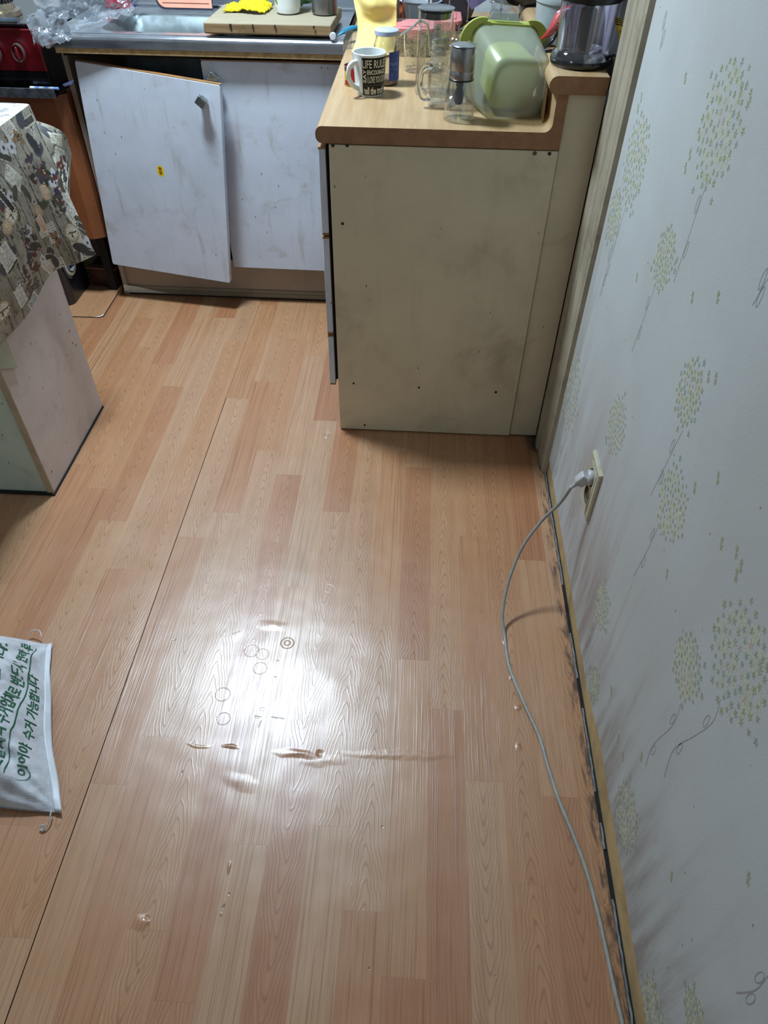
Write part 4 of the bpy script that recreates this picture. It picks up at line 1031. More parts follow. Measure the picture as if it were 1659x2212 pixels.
# message mug
mg = thing('mug', 'white mug with black panel of lettering, handle to the left, on the worktop corner', 'mug', (-.135, 1.948, ZT))
MC = Vector((-.135, 1.948, ZT)); MH = .088
def mr_(z): return .0335+.0065*(z/MH)
MB().lathe([(.0001, .002), (.030, .002), (.0325, 0), (.0335, .003)]+[(mr_(MH*t/8), MH*t/8) for t in range(1, 9)]+[(mr_(MH)-.0015, MH+.0012), (mr_(MH)-.003, MH)]+[(mr_(MH*t/8)-.003, MH*t/8) for t in range(7, 0, -1)]+[(.029, .006), (.0001, .006)], MC, 48).build('body', M_ceram, mg)
def ms(a, z, d): r = mr_(z)+d; return Vector((MC.x+r*cos(a), MC.y+r*sin(a), MC.z+z))
A0, A1 = radians(247), radians(415)
MB().grid(lambda u, v: ms(A0+(A1-A0)*u, .004+.079*v, .0003), 48, 6).build('black_print', M_mugblack, mg)
lt = MB()
def mtext(s, a0, a1, z0_, z1_, mb=lt, rot=False, bold=.0):
    V, F = text_geo(s, bold)
    if rot: mb.add([ms(radians(a0+(a1-a0)*(1-v)), z0_+(z1_-z0_)*u, .0007) for u, v in V], F)
    else: mb.add([ms(radians(a0+(a1-a0)*u), z0_+(z1_-z0_)*v, .0007) for u, v in V], F)
mtext('LIFE RULES', 249, 345, .062, .079, bold=.01)
mtext('SAY', 250, 262, .031, .060, rot=True, bold=.02)
mtext('ENCOURAGE', 266, 338, .0485, .0585, bold=.02)
mtext('I LOVE YOU DO NOT', 265, 362, .031, .0455, bold=.008)
mtext('tell the truth', 252, 340, .006, .0225, bold=.03)
mtext('THINK', 350, 400, .045, .056, bold=.02); mtext('be kind', 350, 400, .008, .022, bold=.02)
lt.build('lettering', M_lett, mg, norm=False)
l2 = MB(); mtext('say you always care', 254, 345, .0235, .0285, l2); l2.build('faint_lettering', M_lgrey, mg, norm=False)
ha = radians(222)
hp = [ms(ha, .070, -.002), ms(ha, .071, .010), ms(ha, .064, .022), ms(ha, .045, .026), ms(ha, .028, .018), ms(ha, .019, .004), ms(ha, .018, -.002)]
MB().tube(hp, [.0055, .005, .0046, .0044, .0044, .005, .0055], 12, 6, flat=1.3).build('handle', M_ceram, mg)
# red tin
cn = thing('tin_can', 'small red and yellow opened tin can behind the lettered mug handle', 'can', (-.178, 2.02, ZT))
tcx, tcy = -.176, 2.022
MB().lathe([(.0001, .001), (.0255, .001), (.0265, 0), (.0265, .040), (.0272, .0415), (.0262, .0425), (.0255, .041), (.0255, .003), (.0001, .003)], (tcx, tcy, ZT), 40).build('body', pbr('red_tin', (172, 34, 30), .35, .3, var=.15), cn)
MB().lathe([(.0272, .040), (.0276, .0425), (.0262, .0432), (.0256, .041)], (tcx, tcy, ZT), 40).build('rim', M_steelv, cn)
MB().lathe([(.0272, .0), (.0276, .0015), (.0268, .003)], (tcx, tcy, ZT), 40).build('base_rim', pbr('gold_rim', (180, 150, 80), .3, .7), cn)
yb = MB().grid(lambda u, v: (tcx+.0268*cos(radians(195+25*u)), tcy+.0268*sin(radians(195+25*u)), ZT+.012+.02*v), 8, 2); yb.build('yellow_panel', pbr('yellow_ink', (206, 176, 60), .4), cn, norm=False)
# peanut jar
pj = thing('peanut_jar', 'clear jar with white screw lid and blue peanut label, behind the lettered mug', 'jar', (-.099, 2.042, ZT))
pj0 = (-.099, 2.040, ZT); JR = .0315
MB().lathe([(.0001, .002), (.029, .001), (JR, .006), (JR, .082), (.029, .092), (.0265, .097), (.0265, .106), (.0255, .106), (.0255, .097), (.028, .0915), (.0305, .082), (.0305, .007), (.0001, .004)], pj0, 44).build('glass', M_glass, pj)
MB().lathe([(.0001, .116), (.027, .116), (.0292, .1145), (.0295, .106), (.0282, .105), (.0001, .105)], pj0, 44).build('lid', pbr('white_metal_lid', (168, 178, 196), .35, var=.1, dirt=.3), pj)
def js_(a, z, d=.0004): return (pj0[0]+(JR+d)*cos(radians(a)), pj0[1]+(JR+d)*sin(radians(a)), ZT+z)
MB().grid(lambda u, v: js_(285+82*u, .012+.062*v), 22, 4).build('label', pbr('blue_label', (44, 66, 140), .5, var=.12), pj, norm=False)
jl = MB()
def jtext(s, a0, a1, z0_, z1_):
    V, F = text_geo(s); jl.add([js_(a0+(a1-a0)*u, z0_+(z1_-z0_)*v, .0008) for u, v in V], F)
jtext('PEANUT', 291, 350, .0435, .0525); jtext('naturally roasted', 292, 350, .0365, .0395); jtext('finest quality', 293, 350, .056, .058)
jtext('T', 296, 303, .016, .028)
jl.build('label_text', pbr('pale_label_ink', (120, 136, 190), .5), pj, norm=False)
MB().lathe([(.0001, .003), (.0295, .003), (.0298, .014), (.018, .016), (.0001, .013)], pj0, 36).build('crumbs', pbr('nut_crumbs', (130, 104, 84), .9, var=.5, vs=300, bump=.003, bs=400), pj)
# tall jar with black stopper
tj = thing('storage_jar', 'tall narrow glass storage jar with black stopper and steel lid', 'jar', (.016, 1.972, ZT))
t0 = (.018, 1.968, ZT); TR_ = .0435; TH = .168
MB().lathe([(.0001, .003), (.040, .001), (TR_, .006), (TR_*.985, .03), (TR_*.94, TH*.6), (TR_*.93, TH), (TR_*.93-.0014, TH), (TR_*.93-.0014, TH*.6), (TR_-.002, .03), (.040, .008), (.0001, .006)], t0, 56).build('glass', M_glass, tj)
MB().lathe([(.0001, TH-.013), (.034, TH-.013), (.0365, TH+.001), (.0365, TH+.003), (.0001, TH+.003)], t0, 48).build('stopper', pbr('black_rubber', (16, 16, 17), .5), tj)
MB().lathe([(.0001, TH+.0035), (.034, TH+.0035), (.0395, TH+.003), (.0425, TH+.0045), (.0425, TH+.0062), (.0395, TH+.0072), (.034, TH+.0055), (.0001, TH+.006)], t0, 56).build('lid', steel('lid_steel', .22, (128, 134, 142), (90, 90, 90)), tj)
# mason mug
mm = thing('mason_jar_mug', 'empty handled mason jar of thick clear glass with open threaded neck', 'jar', (.043, 1.872, ZT))
m0 = (.043, 1.872, ZT)
MB().lathe([(.0001, .004), (.030, .001), (.035, .003), (.0375, .010), (.0375, .076), (.036, .088), (.0325, .097), (.0315, .100), (.0315, .104), (.0332, .106), (.0315, .109), (.0315, .113), (.0332, .115), (.0315, .118), (.0315, .124), (.0325, .127), (.0310, .129), (.029, .127),
            (.0285, .10), (.033, .090), (.0345, .078), (.0345, .012), (.030, .008), (.0001, .009)], m0, 52).build('glass', M_glassw, mm)
M_thick = NT('thick_glass'); M_thick.b.inputs['Transmission Weight'].default_value = 1; M_thick.b.inputs['Roughness'].default_value = .03; M_thick.b.inputs['IOR'].default_value = 1.35; M_thick.lk(M_thick.mix(M_thick.noise(M_thick.pos(), 20.0), (.86, .9, .88), (.93, .95, .93)), M_thick.b.inputs['Base Color']); M_thick = M_thick.m
h_ = radians(205)
def mh(r, z): return Vector((m0[0]+r*cos(h_), m0[1]+r*sin(h_), ZT+z))
MB().tube([mh(.034, .082), mh(.046, .083), mh(.057, .074), mh(.060, .055), mh(.060, .036), mh(.054, .022), mh(.045, .018), mh(.036, .020)], [.008, .0065, .006, .0058, .0058, .006, .0065, .008], 12, 6).build('handle', M_thick, mm)
# embossed oval
eo = MB()
for k in range(2):
    P = []
    for i in range(30):
        a = 2*pi*i/30; th = radians(285)+(.36-.05*k)*cos(a); z = .045+(.022-.003*k)*sin(a); P.append((m0[0]+.0380*cos(th), m0[1]+.0380*sin(th), ZT+z))
    eo.tube(P+[P[0]], .0008, 6, 1)
eo.build('embossed_oval', M_thick, mm)
# pepper grinder
pg = thing('pepper_grinder', 'pepper grinder with brushed steel top and tapering clear jar, nearest on the worktop', 'grinder', (.078, 1.77, ZT))
g0 = (.0785, 1.770, ZT)
MB().lathe([(.0001, .004), (.031, .0005), (.0345, .003), (.0350, .010), (.0325, .040), (.028, .070), (.0262, .080), (.0250, .080), (.0268, .070), (.031, .040), (.0335, .012), (.030, .007), (.0001, .008)], g0, 48).build('glass', M_glass, pg)
MB().lathe([(.0265, .0785), (.0275, .079), (.0275, .082), (.0265, .083)], g0, 48).build('collar', pbr('black_collar', (30, 28, 30), .3), pg)
MB().lathe([(.0001, .081), (.0262, .081), (.0268, .082), (.0268, .0975), (.0264, .098), (.0268, .0985), (.0268, .140), (.0262, .141), (.0001, .141)], g0, 56).build('sleeve', M_steelv, pg, angle=60)
MB().lathe([(.0001, .1445), (.0262, .1445), (.0272, .1435), (.0272, .1425), (.0262, .1415), (.0001, .1415)], g0, 56).build('cap', steel('cap_steel', .22, (150, 156, 158), (60, 60, 60)), pg)
MB().lathe([(.0001, .030), (.0075, .030), (.010, .036), (.0105, .052), (.0065, .062), (.0085, .068), (.008, .079), (.0001, .079)], (g0[0]-.002, g0[1]+.004, ZT), 16).build('mill', pbr('dark_mill', (44, 46, 54), .6, var=.3, vs=200), pg)
# frosted tub lying on its side, its bottom to the viewer
tb = thing('food_tub', 'big frosted plastic tub with lime green winged lid, tipped on its side', 'container', (.18, 1.87, ZT))
Bc = Vector((.208, 1.776, .9065)); Lc = Vector((.170, 1.918, .9290))
ax = (Bc-Lc).normalized(); sx_ = Vector((1, 0, 0)); sx_ = (sx_-ax*sx_.dot(ax)).normalized(); sz_ = sx_.cross(ax); 
if sz_.z < 0: sz_ = -sz_
tl = radians(-7); sx2 = sx_*cos(tl)+sz_*sin(tl); sz2 = -sx_*sin(tl)+sz_*cos(tl)
def tubp(x, z, t): return Lc.lerp(Bc, t)+sx2*x+sz2*z
M_frost = clear('frosted_plastic', (244, 248, 238), .09, .4, rough=.28, haze=.36, hazecol=(206, 214, 200))
M_lime = pbr('lime_plastic_lid', (158, 166, 72), .4, var=.06)
tm = MB(); LY = []
for t, hx, hz, r in ((0.0, .0790, .0770, .028), (.03, .0790, .0770, .028), (.5, .0740, .0710, .028), (.90, .0690, .0650, .030), (.965, .0655, .0615, .031), (1.0, .059, .055, .030), (1.0, .052, .048, .028), (.985, .048, .044, .026)):
    LY.append([tubp(x, z, t) for x, z in rrect(0, 0, hx, hz, r, 8)])
nn = len(LY[0])
for L in LY: tm.v += L
for i in range(len(LY)-1):
    for k in range(nn): tm.f.append((i*nn+k, i*nn+(k+1) % nn, (i+1)*nn+(k+1) % nn, (i+1)*nn+k))
tm.f.append(tuple((len(LY)-1)*nn+k for k in range(nn))); tm.smooth = True
tm.build('tub', M_frost, tb, angle=60)
lm = MB(); LL = []
for t, hx, r in ((-.14, .070, .022), (-.14, .080, .030), (-.02, .082, .030), (.02, .0805, .028), (.02, .066, .028), (.10, .050, .028), (.72, .054, .028), (.76, .048, .02)):
    LL.append([tubp(x, z, t) for x, z in rrect(0, 0, hx, hx, r, 8)])
for L in LL: lm.v += L
for i in range(len(LL)-1):
    for k in range(nn): lm.f.append((i*nn+k, i*nn+(k+1) % nn, (i+1)*nn+(k+1) % nn, (i+1)*nn+k))
lm.f += [tuple(range(nn)), tuple((len(LL)-1)*nn+k for k in range(nn))]; lm.smooth = True
lm.build('lid', M_lime, tb, angle=50)
for (cx_, cz_, an) in ((-.082, .060, 2.45), (.082, .060, .70), (.086, -.05, -.6)):
    w_ = MB(); P = []
    for k in range(17):
        a = an-1.15+2.3*k/16; rr = .047; P.append((cx_*.72+rr*cos(a)*1.0, cz_*.72+rr*sin(a)*1.0))
    w_.v = [tubp(x, z, -.02) for x, z in P]+[tubp(x, z, .02) for x, z in P]
    n_ = len(P); w_.f = [tuple(range(n_)), tuple(range(2*n_-1, n_-1, -1))]+[(i, i+n_, (i+1) % n_+n_, (i+1) % n_) for i in range(n_)]
    w_.build('lid_wing', M_lime, tb, .001)
MB().add([tubp(-.045, .083, -.05), tubp(.030, .083, -.05), tubp(.022, .098, -.05), tubp(-.037, .098, -.05)], [(0, 1, 2, 3)]).build('clear_tab', clear('tab_plastic', (200, 210, 210), .1, .5, haze=.35), tb, thick=.002)
# clear beige lid leaning at the right of the tub
bl = thing('beige_lid', 'clear beige plastic tray standing between the frosted tub and the upstand', 'tray', (.268, 1.85, ZT))
MB().prism([(1.755, .852), (1.80, .8505), (1.93, .8505), (1.93, .915), (1.80, .935), (1.765, .915)], 'x', .2655, .2685).build('sheet', clear('beige_plastic', (226, 196, 160), .1, .5, haze=.45, hazecol=(196, 160, 122)), bl, .001)
# black lettered mug further back
bm_ = thing('black_mug', 'wide black mug with white letters behind the frosted tub', 'mug', (.155, 2.40, ZT))
b0 = (.152, 2.325, ZT)
MB().lathe([(.0001, .002), (.040, .001), (.046, .006), (.0475, .050), (.0475, .086), (.046, .087), (.044, .085), (.044, .010), (.0001, .008)], b0, 48).build('body', pbr('black_glaze', (12, 12, 16), .2, coat=.4), bm_)
MB().lathe([(.0445, .040), (.0480, .041), (.0480, .0440), (.0445, .045)], b0, 48).build('grey_band', pbr('grey_band', (70, 70, 76), .4), bm_)
bt_ = MB(); V, F = text_geo('UNIVERSE', .02); bt_.add([(b0[0]+.0480*cos(radians(243+70*u)), b0[1]+.0480*sin(radians(243+70*u)), ZT+.064+.011*v) for u, v in V], F)
bt_.build('lettering', M_lett, bm_, norm=False)
# two glass boxes with pink lids
M_pinklid = pbr('pink_plastic', (196, 122, 120), .45, var=.08)
def glass_box(x, y, hx, hy, h, label, rot=0):
    t = thing('glass_box', label, 'container', (x, y, ZT), 'pink-lidded glass food boxes')
    b = MB(); R_ = []
    for ins, z in ((.006, .001), (.001, .004), (0, h), (.002, h), (.004, .006)): R_.append([(a, c, ZT+z) for a, c in rrect(x, y, hx-ins, hy-ins, .012)])
    nn_ = len(R_[0])
    for L in R_: b.v += L
    for i in range(4):
        for k in range(nn_): b.f.append((i*nn_+k, i*nn_+(k+1) % nn_, (i+1)*nn_+(k+1) % nn_, (i+1)*nn_+k))
    b.smooth = True; b.build('glass', M_glassw, t)
    MB().prism(rrect(x, y, hx+.004, hy+.004, .014), 'z', ZT+h, ZT+h+.011).build('lid', M_pinklid, t, .002)
    MB().prism(rrect(x, y, hx-.012, hy-.012, .010), 'z', ZT+h+.011, ZT+h+.0135).build('lid_panel', M_pinklid, t, .001)
    for sy in (-1,): MB().box((x-.02, y+sy*(hy+.005)-.003, ZT+h-.014), (x+.02, y+sy*(hy+.005)+.003, ZT+h+.009)).build('clip', M_pinklid, t, .001)
glass_box(-.035, 2.36, .050, .055, .058, 'pink-lidded glass box left of the tall jar, behind the spoon')
glass_box(.058, 2.45, .034, .060, .062, 'pink-lidded glass box right of the tall jar, beside the black mug')
# steel spoon / straw
ss = thing('steel_straw', 'bent steel straw leaning beside the peanut jar', 'straw', (-.05, 2.15, ZT))
MB().tube([atY(866, 76, 2.14), atY(893, 57, 2.17), atY(901, 49, 2.20), atY(912, 46, 2.22), atY(925, 60, 2.23), atY(930, 120, 2.23)], .003, 10, 6).build('tube', steel('straw_steel', .15, (200, 206, 212), (20, 20, 20)), ss)
ds = thing('glass_tumbler', 'upright clear tumbler standing behind the peanut jar', 'glass', (-.045, 2.16, ZT))
MB().lathe([(.0001, .004), (.024, .001), (.027, .004), (.031, .085), (.0295, .085), (.026, .008), (.0001, .007)], (-.030, 2.165, ZT), 40).build('glass', M_glassw, ds)
# wire dish rack
rk = thing('dish_rack', 'chromed wire dish rack holding the dishes behind the jars', 'rack', (.05, 2.55, ZT))
M_wire = steel('rack_wire', .2, (180, 184, 188), (20, 20, 20))
for z in (.03, .108, .24): MB().tube([(-.075, 2.495, ZT+z), (.265, 2.495, ZT+z)], .0022, 8, 1).build('rail', M_wire, rk)
for x in (-.075, -.0, .06, .115, .21, .265): MB().tube([(x, 2.495, ZT), (x, 2.495, ZT+.26)], .0020, 8, 1).build('upright', M_wire, rk)
for x in (-.075, .265): MB().tube([(x, 2.495, ZT+.24), (x, 2.90, ZT+.24)], .0022, 8, 1).build('rail', M_wire, rk)
# pale bowls, orange and grey caps at the back left
wb = thing('pale_bowl', 'pale translucent plastic bowl with blue-white rim behind the yellow cloth', 'bowl', (-.03, 2.6, ZT))
MB().lathe([(.0001, .0), (.03, .0), (.045, .05), (.052, .078), (.058, .084), (.060, .080), (.054, .074), (.047, .048), (.032, .004), (.0001, .004)], (-.025, 2.60, .8503), 44).build('bowl', clear('milky_plastic', (220, 226, 230), .15, .6, haze=.55, hazecol=(200, 208, 214)), wb)
MB().lathe([(.056, .083), (.064, .086), (.066, .084), (.060, .080)], (-.025, 2.60, .8503), 44).build('rim', pbr('blue_white_rim', (176, 190, 206), .3), wb)
og = thing('orange_net', 'crumpled orange net wrapper beside the yellow cloth', 'wrapper', (-.09, 2.6, ZT))
crumple(lambda u, v: (-.095+.030*cos(2*pi*u)*sin(pi*(.04+.92*v)), 2.60+.03*sin(2*pi*u)*sin(pi*(.04+.92*v)), .895-.040*cos(pi*(.04+.92*v))), 30, 20, .012, 40, 3).build('wrapper', pbr('orange_film', (206, 96, 40), .45, var=.2, vs=80), og, norm=False)
gc = thing('grey_cap_jar', 'small jar with grey ribbed cap right of the yellow cloth', 'jar', (-.075, 2.49, ZT))
MB().lathe([(.0001, .001), (.020, .001), (.022, .004), (.022, .036), (.018, .042), (.0001, .042)], (-.074, 2.44, ZT), 28).build('jar', M_glassw, gc)
MB().lathe([(.0001, .0425), (.021, .0425), (.021, .060), (.019, .063), (.0001, .063)], (-.074, 2.44, ZT), 28).build('cap', pbr('grey_cap', (124, 128, 130), .5), gc)
# tilted clear box and dark pot in the rack
vb = thing('lilac_box', 'tilted clear lilac plastic box leaning in the rack above the black mug', 'box', (.14, 2.56, .93))
v0 = Vector((.135, 2.54, .965)); ex = Vector((.86, 0, .5)); ez = Vector((-.5, .1, .86)).normalized(); ey = ex.cross(ez).normalized()
b = MB()
for z, s_ in ((-.03, .027), (.04, .036), (.045, .041), (.047, .041)):
    for sx, sy in ((-1, -1), (1, -1), (1, 1), (-1, 1)): b.v.append(v0+ex*sx*s_+ey*sy*s_*.8+ez*z)
for i in range(3):
    for k in range(4): b.f.append((i*4+k, i*4+(k+1) % 4, (i+1)*4+(k+1) % 4, (i+1)*4+k))
b.f.append((3, 2, 1, 0)); b.build('shell', clear('lilac_plastic', (206, 200, 226), .2, .6, haze=.4, hazecol=(186, 180, 210)), vb, thick=.0015)
pt_ = thing('dark_pot', 'big dark blue-black pot with curved rim at the top edge behind the tub', 'pot', (.25, 2.75, .86))
MB().lathe([(.0001, .0), (.088, .0), (.098, .012), (.104, .060), (.112, .064), (.112, .070), (.100, .068), (.094, .030), (.0001, .01)], (.262, 2.46, .9626), 56).build('body', pbr('dark_enamel', (22, 24, 34), .25, coat=.4), pt_)
MB().lathe([(.0001, .125), (.05, .122), (.10, .100), (.121, .087), (.122, .084), (.100, .090), (.0001, .115)], (.262, 2.46, .9626), 56).build('lid', pbr('dark_lid', (28, 30, 42), .3, coat=.3), pt_)
pw = thing('clear_bag', 'crumpled clear plastic bag lying in front of the dark pot', 'bag', (.20, 2.50, .93))
crumple(lambda u, v: (.165+.075*u, 2.315+.01*sin(u*8), ZT+.088+.040*v+.010*sin(u*6)), 26, 16, .014, 34, 5).build('film', clear('cling_film', (215, 222, 226), .18, .7, haze=.12), pw, norm=False)
db = thing('dark_bowl', 'dark grey pan tilted between the lilac box and the pale bowl', 'pan', (.06, 2.64, .86))
m = MB().lathe([(.0001, .0), (.05, .0), (.07, .03), (.073, .03), (.052, -.004), (.0001, -.004)], (0, 0, 0), 40)
m.v = [(.075+a*.9, 2.60+c_*.9+b*.15, .925+b*.95) for a, b, c_ in m.v]; m.build('pan', pbr('pan_grey', (60, 56, 60), .35, .4), db)
# grey canister on the ledge with clip lid
gk = thing('grey_canister', 'pale grey plastic canister with lid, standing on the ledge behind the chopper', 'canister', (.32, 2.0, .962))
k0 = (.3135, 1.985, .962)
MB().lathe([(.0001, .001), (.060, .001), (.063, .004), (.068, .085), (.066, .086), (.060, .005), (.0001, .004)], k0, 52).build('body', pbr('pale_grey_plastic', (150, 160, 164), .4, var=.06), gk)
MB().lathe([(.0001, .096), (.060, .096), (.069, .093), (.0715, .086), (.070, .078), (.069, .078), (.0685, .086), (.0001, .086)], k0, 52).build('lid', pbr('grey_lid', (160, 170, 174), .35, var=.05), gk)
MB().lathe([(.022, .0965), (.028, .0965), (.028, .102), (.022, .102)], (k0[0], k0[1]-.01, k0[2]), 30, True).build('lid_ring', pbr('mid_grey', (130, 138, 142), .35), gk)
# food chopper bowl
ch = thing('food_chopper', 'clear food chopper bowl with black lid and black base ring on the raised ledge', 'chopper', (.325, 1.79, .962))
c0 = (.3312, 1.785, .9617)
M_tint = clear('lilac_clear_plastic', (240, 238, 246), .10, .8, rough=.05)
MB().lathe([(.0001, .001), (.062, .0), (.0645, .004), (.0655, .010), (.0640, .014), (.058, .012), (.0001, .008)], c0, 56).build('base_ring', pbr('gloss_black', (12, 12, 16), .22, coat=.5), ch)
MB().lathe([(.0642, .0145), (.062, .022), (.056, .028), (.0555, .034), (.0600, .112), (.0588, .112), (.0543, .034), (.052, .028), (.0001, .022)], c0, 56).build('bowl', M_tint, ch)
for a in (.9, 2.2, 4.0, 5.4): MB().box((c0[0]+.0535*cos(a)-.0015, c0[1]+.0535*sin(a)-.0015, c0[2]+.03), (c0[0]+.0535*cos(a)+.0015, c0[1]+.0535*sin(a)+.0015, c0[2]+.118)).build('rib', M_tint, ch)
MB().lathe([(.0001, .024), (.015, .024), (.0165, .032), (.0165, .098), (.010, .102), (.009, .1125), (.0001, .1125)], c0, 28).build('blade_shaft', M_black, ch)
for i, (a, z) in enumerate(((.3, .045), (3.5, .075))):
    MB().prism([(0, -.004), (.042, -.007), (.048, .004), (.03, .010), (0, .006)], 'z', -.0006, .0006).build('blade', M_steelv, ch).matrix_world = Matrix.Translation((c0[0], c0[1], c0[2]+z)) @ Matrix.Rotation(a, 4, 'Z')
MB().lathe([(.0001, .113), (.060, .113), (.0635, .115), (.0645, .120), (.0645, .142), (.060, .148), (.0001, .15)], c0, 56).build('lid', M_black, ch)
hd = MB().tube([(c0[0]+.050, c0[1]-.028, c0[2]+.115), (c0[0]+.062, c0[1]-.045, c0[2]+.09), (c0[0]+.061, c0[1]-.045, c0[2]+.05), (c0[0]+.052, c0[1]-.028, c0[2]+.032)], .0045, 10, 5); 
# cord of the chopper with its warning tags and plug
cc = thing('appliance_cord', 'black appliance cord with red and yellow tags, its two-pin plug hanging off the ledge', 'cord', (.3, 1.8, .962))
pts_ = [atY(1170, 40, 1.95), atY(1183, 12, 1.93), atY(1215, 3, 1.93), atY(1213, 45, 1.90), atY(1196, 85, 1.90), (.263, 1.885, .9655), (.285, 1.873, .966), (.33, 1.875, .966), (.375, 1.862, .968), (.3855, 1.80, .972), atY(1331, 120, 1.72), atY(1330, 150, 1.676), atY(1328, 170, 1.672)]
MB().tube(pts_[2:], .0034, 10, 6).build('cord', M_black, cc)
pl_ = atY(1327, 172, 1.672); dn = (atY(1323, 213, 1.670)-pl_).normalized()
pb_ = MB()
for i in range(4): pb_.tube([pl_+dn*(i*.005), pl_+dn*(i*.005+.003)], .0046, 10, 1)
pb_.build('strain_relief', M_black, cc)
sd_ = Vector((.97, .22, -.1)).normalized(); dp = dn.cross(sd_).normalized(); pb_ = MB()
for t, hw, hh in ((.018, .005, .005), (.024, .0095, .007), (.040, .0115, .008), (.052, .0118, .0082)):
    for sy, sz in ((-1, -1), (1, -1), (1, 1), (-1, 1)): pb_.v.append(pl_+dn*t+sd_*hw*sy+dp*hh*sz)
for i in range(3):
    for k in range(4): pb_.f.append((i*4+k, i*4+(k+1) % 4, (i+1)*4+(k+1) % 4, (i+1)*4+k))
pb_.f += [(3, 2, 1, 0), (12, 13, 14, 15)]
pb_.build('plug', pbr('plug_black', (34, 38, 46), .35, var=.2), cc, .002)
for s_ in (-1, 1): MB().tube([pl_+dn*.052+sd_*.0085*s_, pl_+dn*.067+sd_*.0085*s_], .0020, 8, 1).build('pin', M_steelv, cc)
def ribbon(pts, wv, n=24, wob=0):
    V = [Vector(p) for p in pts]; m = MB(); wv = Vector(wv)
    m.v = [bez(V, i/n)+wv*s_+Vector((0, 0, .001*wob*sin(i))) for i in range(n+1) for s_ in (-.5, .5)]
    m.f = [(2*i, 2*i+1, 2*i+3, 2*i+2) for i in range(n)]; m.smooth = True; return m
r1 = [atY(1226, 13, 1.865), atY(1213, 28, 1.85), atY(1198, 58, 1.845), atY(1178, 82, 1.85)]
tg = ribbon(r1, (.025, -.004, .008)).build('red_tag', pbr('red_tag', (196, 44, 40), .5, var=.06), cc, thick=.0006, norm=False)
V_ = [Vector(p) for p in r1]; tt_ = MB()
for row, (st_, o_) in enumerate((('WARNING DO NOT IMMERSE', -.22), ('READ MANUAL BEFORE USE', .02), ('KEEP BLADES AWAY', .26))):
    V, F = text_geo(st_); tt_.add([bez(V_, .30+.62*(1-u))+Vector((.025, -.004, .008))*(o_+.17*v-.05)+Vector((-.0005, -.0018, .0004)) for u, v in V], F)
tt_.build('tag_text', pbr('tag_white', (226, 200, 196), .5), tg, norm=False)
ribbon([bez(V_, .20), bez(V_, .24), bez(V_, .27)], Vector((.0255, -.0041, .0082)), 4).build('white_band', pbr('tag_band', (220, 220, 228), .4), tg, thick=.0012, norm=False)
r2 = [atY(1336, 38, 1.735), atY(1338, 60, 1.73), atY(1344, 85, 1.725), atY(1340, 115, 1.72), atY(1331, 127, 1.715)]
yt = ribbon(r2, (.011, -.012, 0)).build('yellow_tag', pbr('yellow_tag', (196, 168, 30), .5, var=.2, vs=300), cc, thick=.0006, norm=False)
V2 = [Vector(p) for p in r2]
for k in range(4): ribbon([bez(V2, .02+k*.05), bez(V2, .035+k*.05), bez(V2, .045+k*.05)], (.0112, -.0122, 0), 3).build('black_stripe', M_black, yt, thick=.0012, norm=False)
ribbon([bez(V2, .3), bez(V2, .45), bez(V2, .6)], (.001, -.0012, 0), 6).build('black_stripe', M_black, yt, thick=.0014, norm=False)

# ------------------------------------------------------------ YELLOW CLOTH and things round the sink
yc = thing('yellow_cloth', 'pale yellow cloth draped down at the worktop edge behind the mug', 'cloth', (-.15, 2.36, ZT))
def ycl(u, v):
    L = Vector((-.212, 2.34, ZT+.006)).lerp(Vector((-.195, 2.45, 1.12)), v); R_ = Vector((-.108, 2.31, ZT+.004)).lerp(Vector((-.062, 2.47, 1.12)), v)
    L.x += .012*sin(v*9); R_.x += .016*sin(v*5+1)*(1-v)
    p = L.lerp(R_, u)
    p.y += .012*sin(u*7+v*4)-.03*sin(pi*u)*(.3+v)+.012*noise.noise(Vector((u*3, v*6, 1)))*2
    if v < .22: p.y -= .030*(1-v/.22)**1.5*(.6+.4*sin(u*5)); p.z = ZT+.004+(p.z-ZT)*(.25+.75*v/.22)+.010*abs(sin(u*6+1))*(1-v/.22)*v/.1*.6
    return p
MB().grid(ycl, 50, 90).build('sheet', pbr('yellow_fabric', (232, 208, 130), .85, var=.05, vs=12, bump=.0004, bs=1200, spec=.2), yc, norm=False, thick=.0016)
def yh(u, v):
    a = 2*pi*u; return (-.135+.06*(u-.5)*2, 2.405-.006, 0)
MB().box((-.185, 2.475, ZT), (-.085, 2.50, 1.10)).build('stiff_backing', pbr('grey_board', (110, 116, 120), .6), yc, .004)
cs = thing('clear_sheet', 'small clear plastic sheet hanging at the end of the sink beside the yellow cloth', 'sheet', (-.23, 2.37, .86))
crumple(lambda u, v: (-.243+.022*u+.010*v, 2.372+.02*u, .8345+.062*v), 8, 14, .004, 40, 9).build('film', clear('clear_sheet_film', (220, 226, 234), .2, .6, haze=.3), cs, norm=False)
# wooden cutting board
wb_ = thing('cutting_board', 'thick worn wooden cutting board laid across the right basin', 'board', (-.46, 2.53, .875))
def oldwood():
    n = NT('worn_board'); P = n.pos()
    g = n.noise(P, 1.0, 4, .6, sc=(5, 60, 60)); c = n.mix(n.mr(g, .3, .7), srgb((150, 124, 86)), srgb((112, 88, 56)))
    k = n.noise(P, 1.0, 3, .6, sc=(34, 8, 20)); c = n.mix(n.mr(k, .62, .74, 0, .8), c, srgb((74, 52, 34)))
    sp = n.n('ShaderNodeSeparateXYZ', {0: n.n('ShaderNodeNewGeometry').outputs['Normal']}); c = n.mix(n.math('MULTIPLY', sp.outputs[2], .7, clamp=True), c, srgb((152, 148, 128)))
    n.lk(c, n.b.inputs['Base Color']); n.b.inputs['Roughness'].default_value = .7; n.lk(n.bump(g, .0006), n.b.inputs['Normal']); return n.m
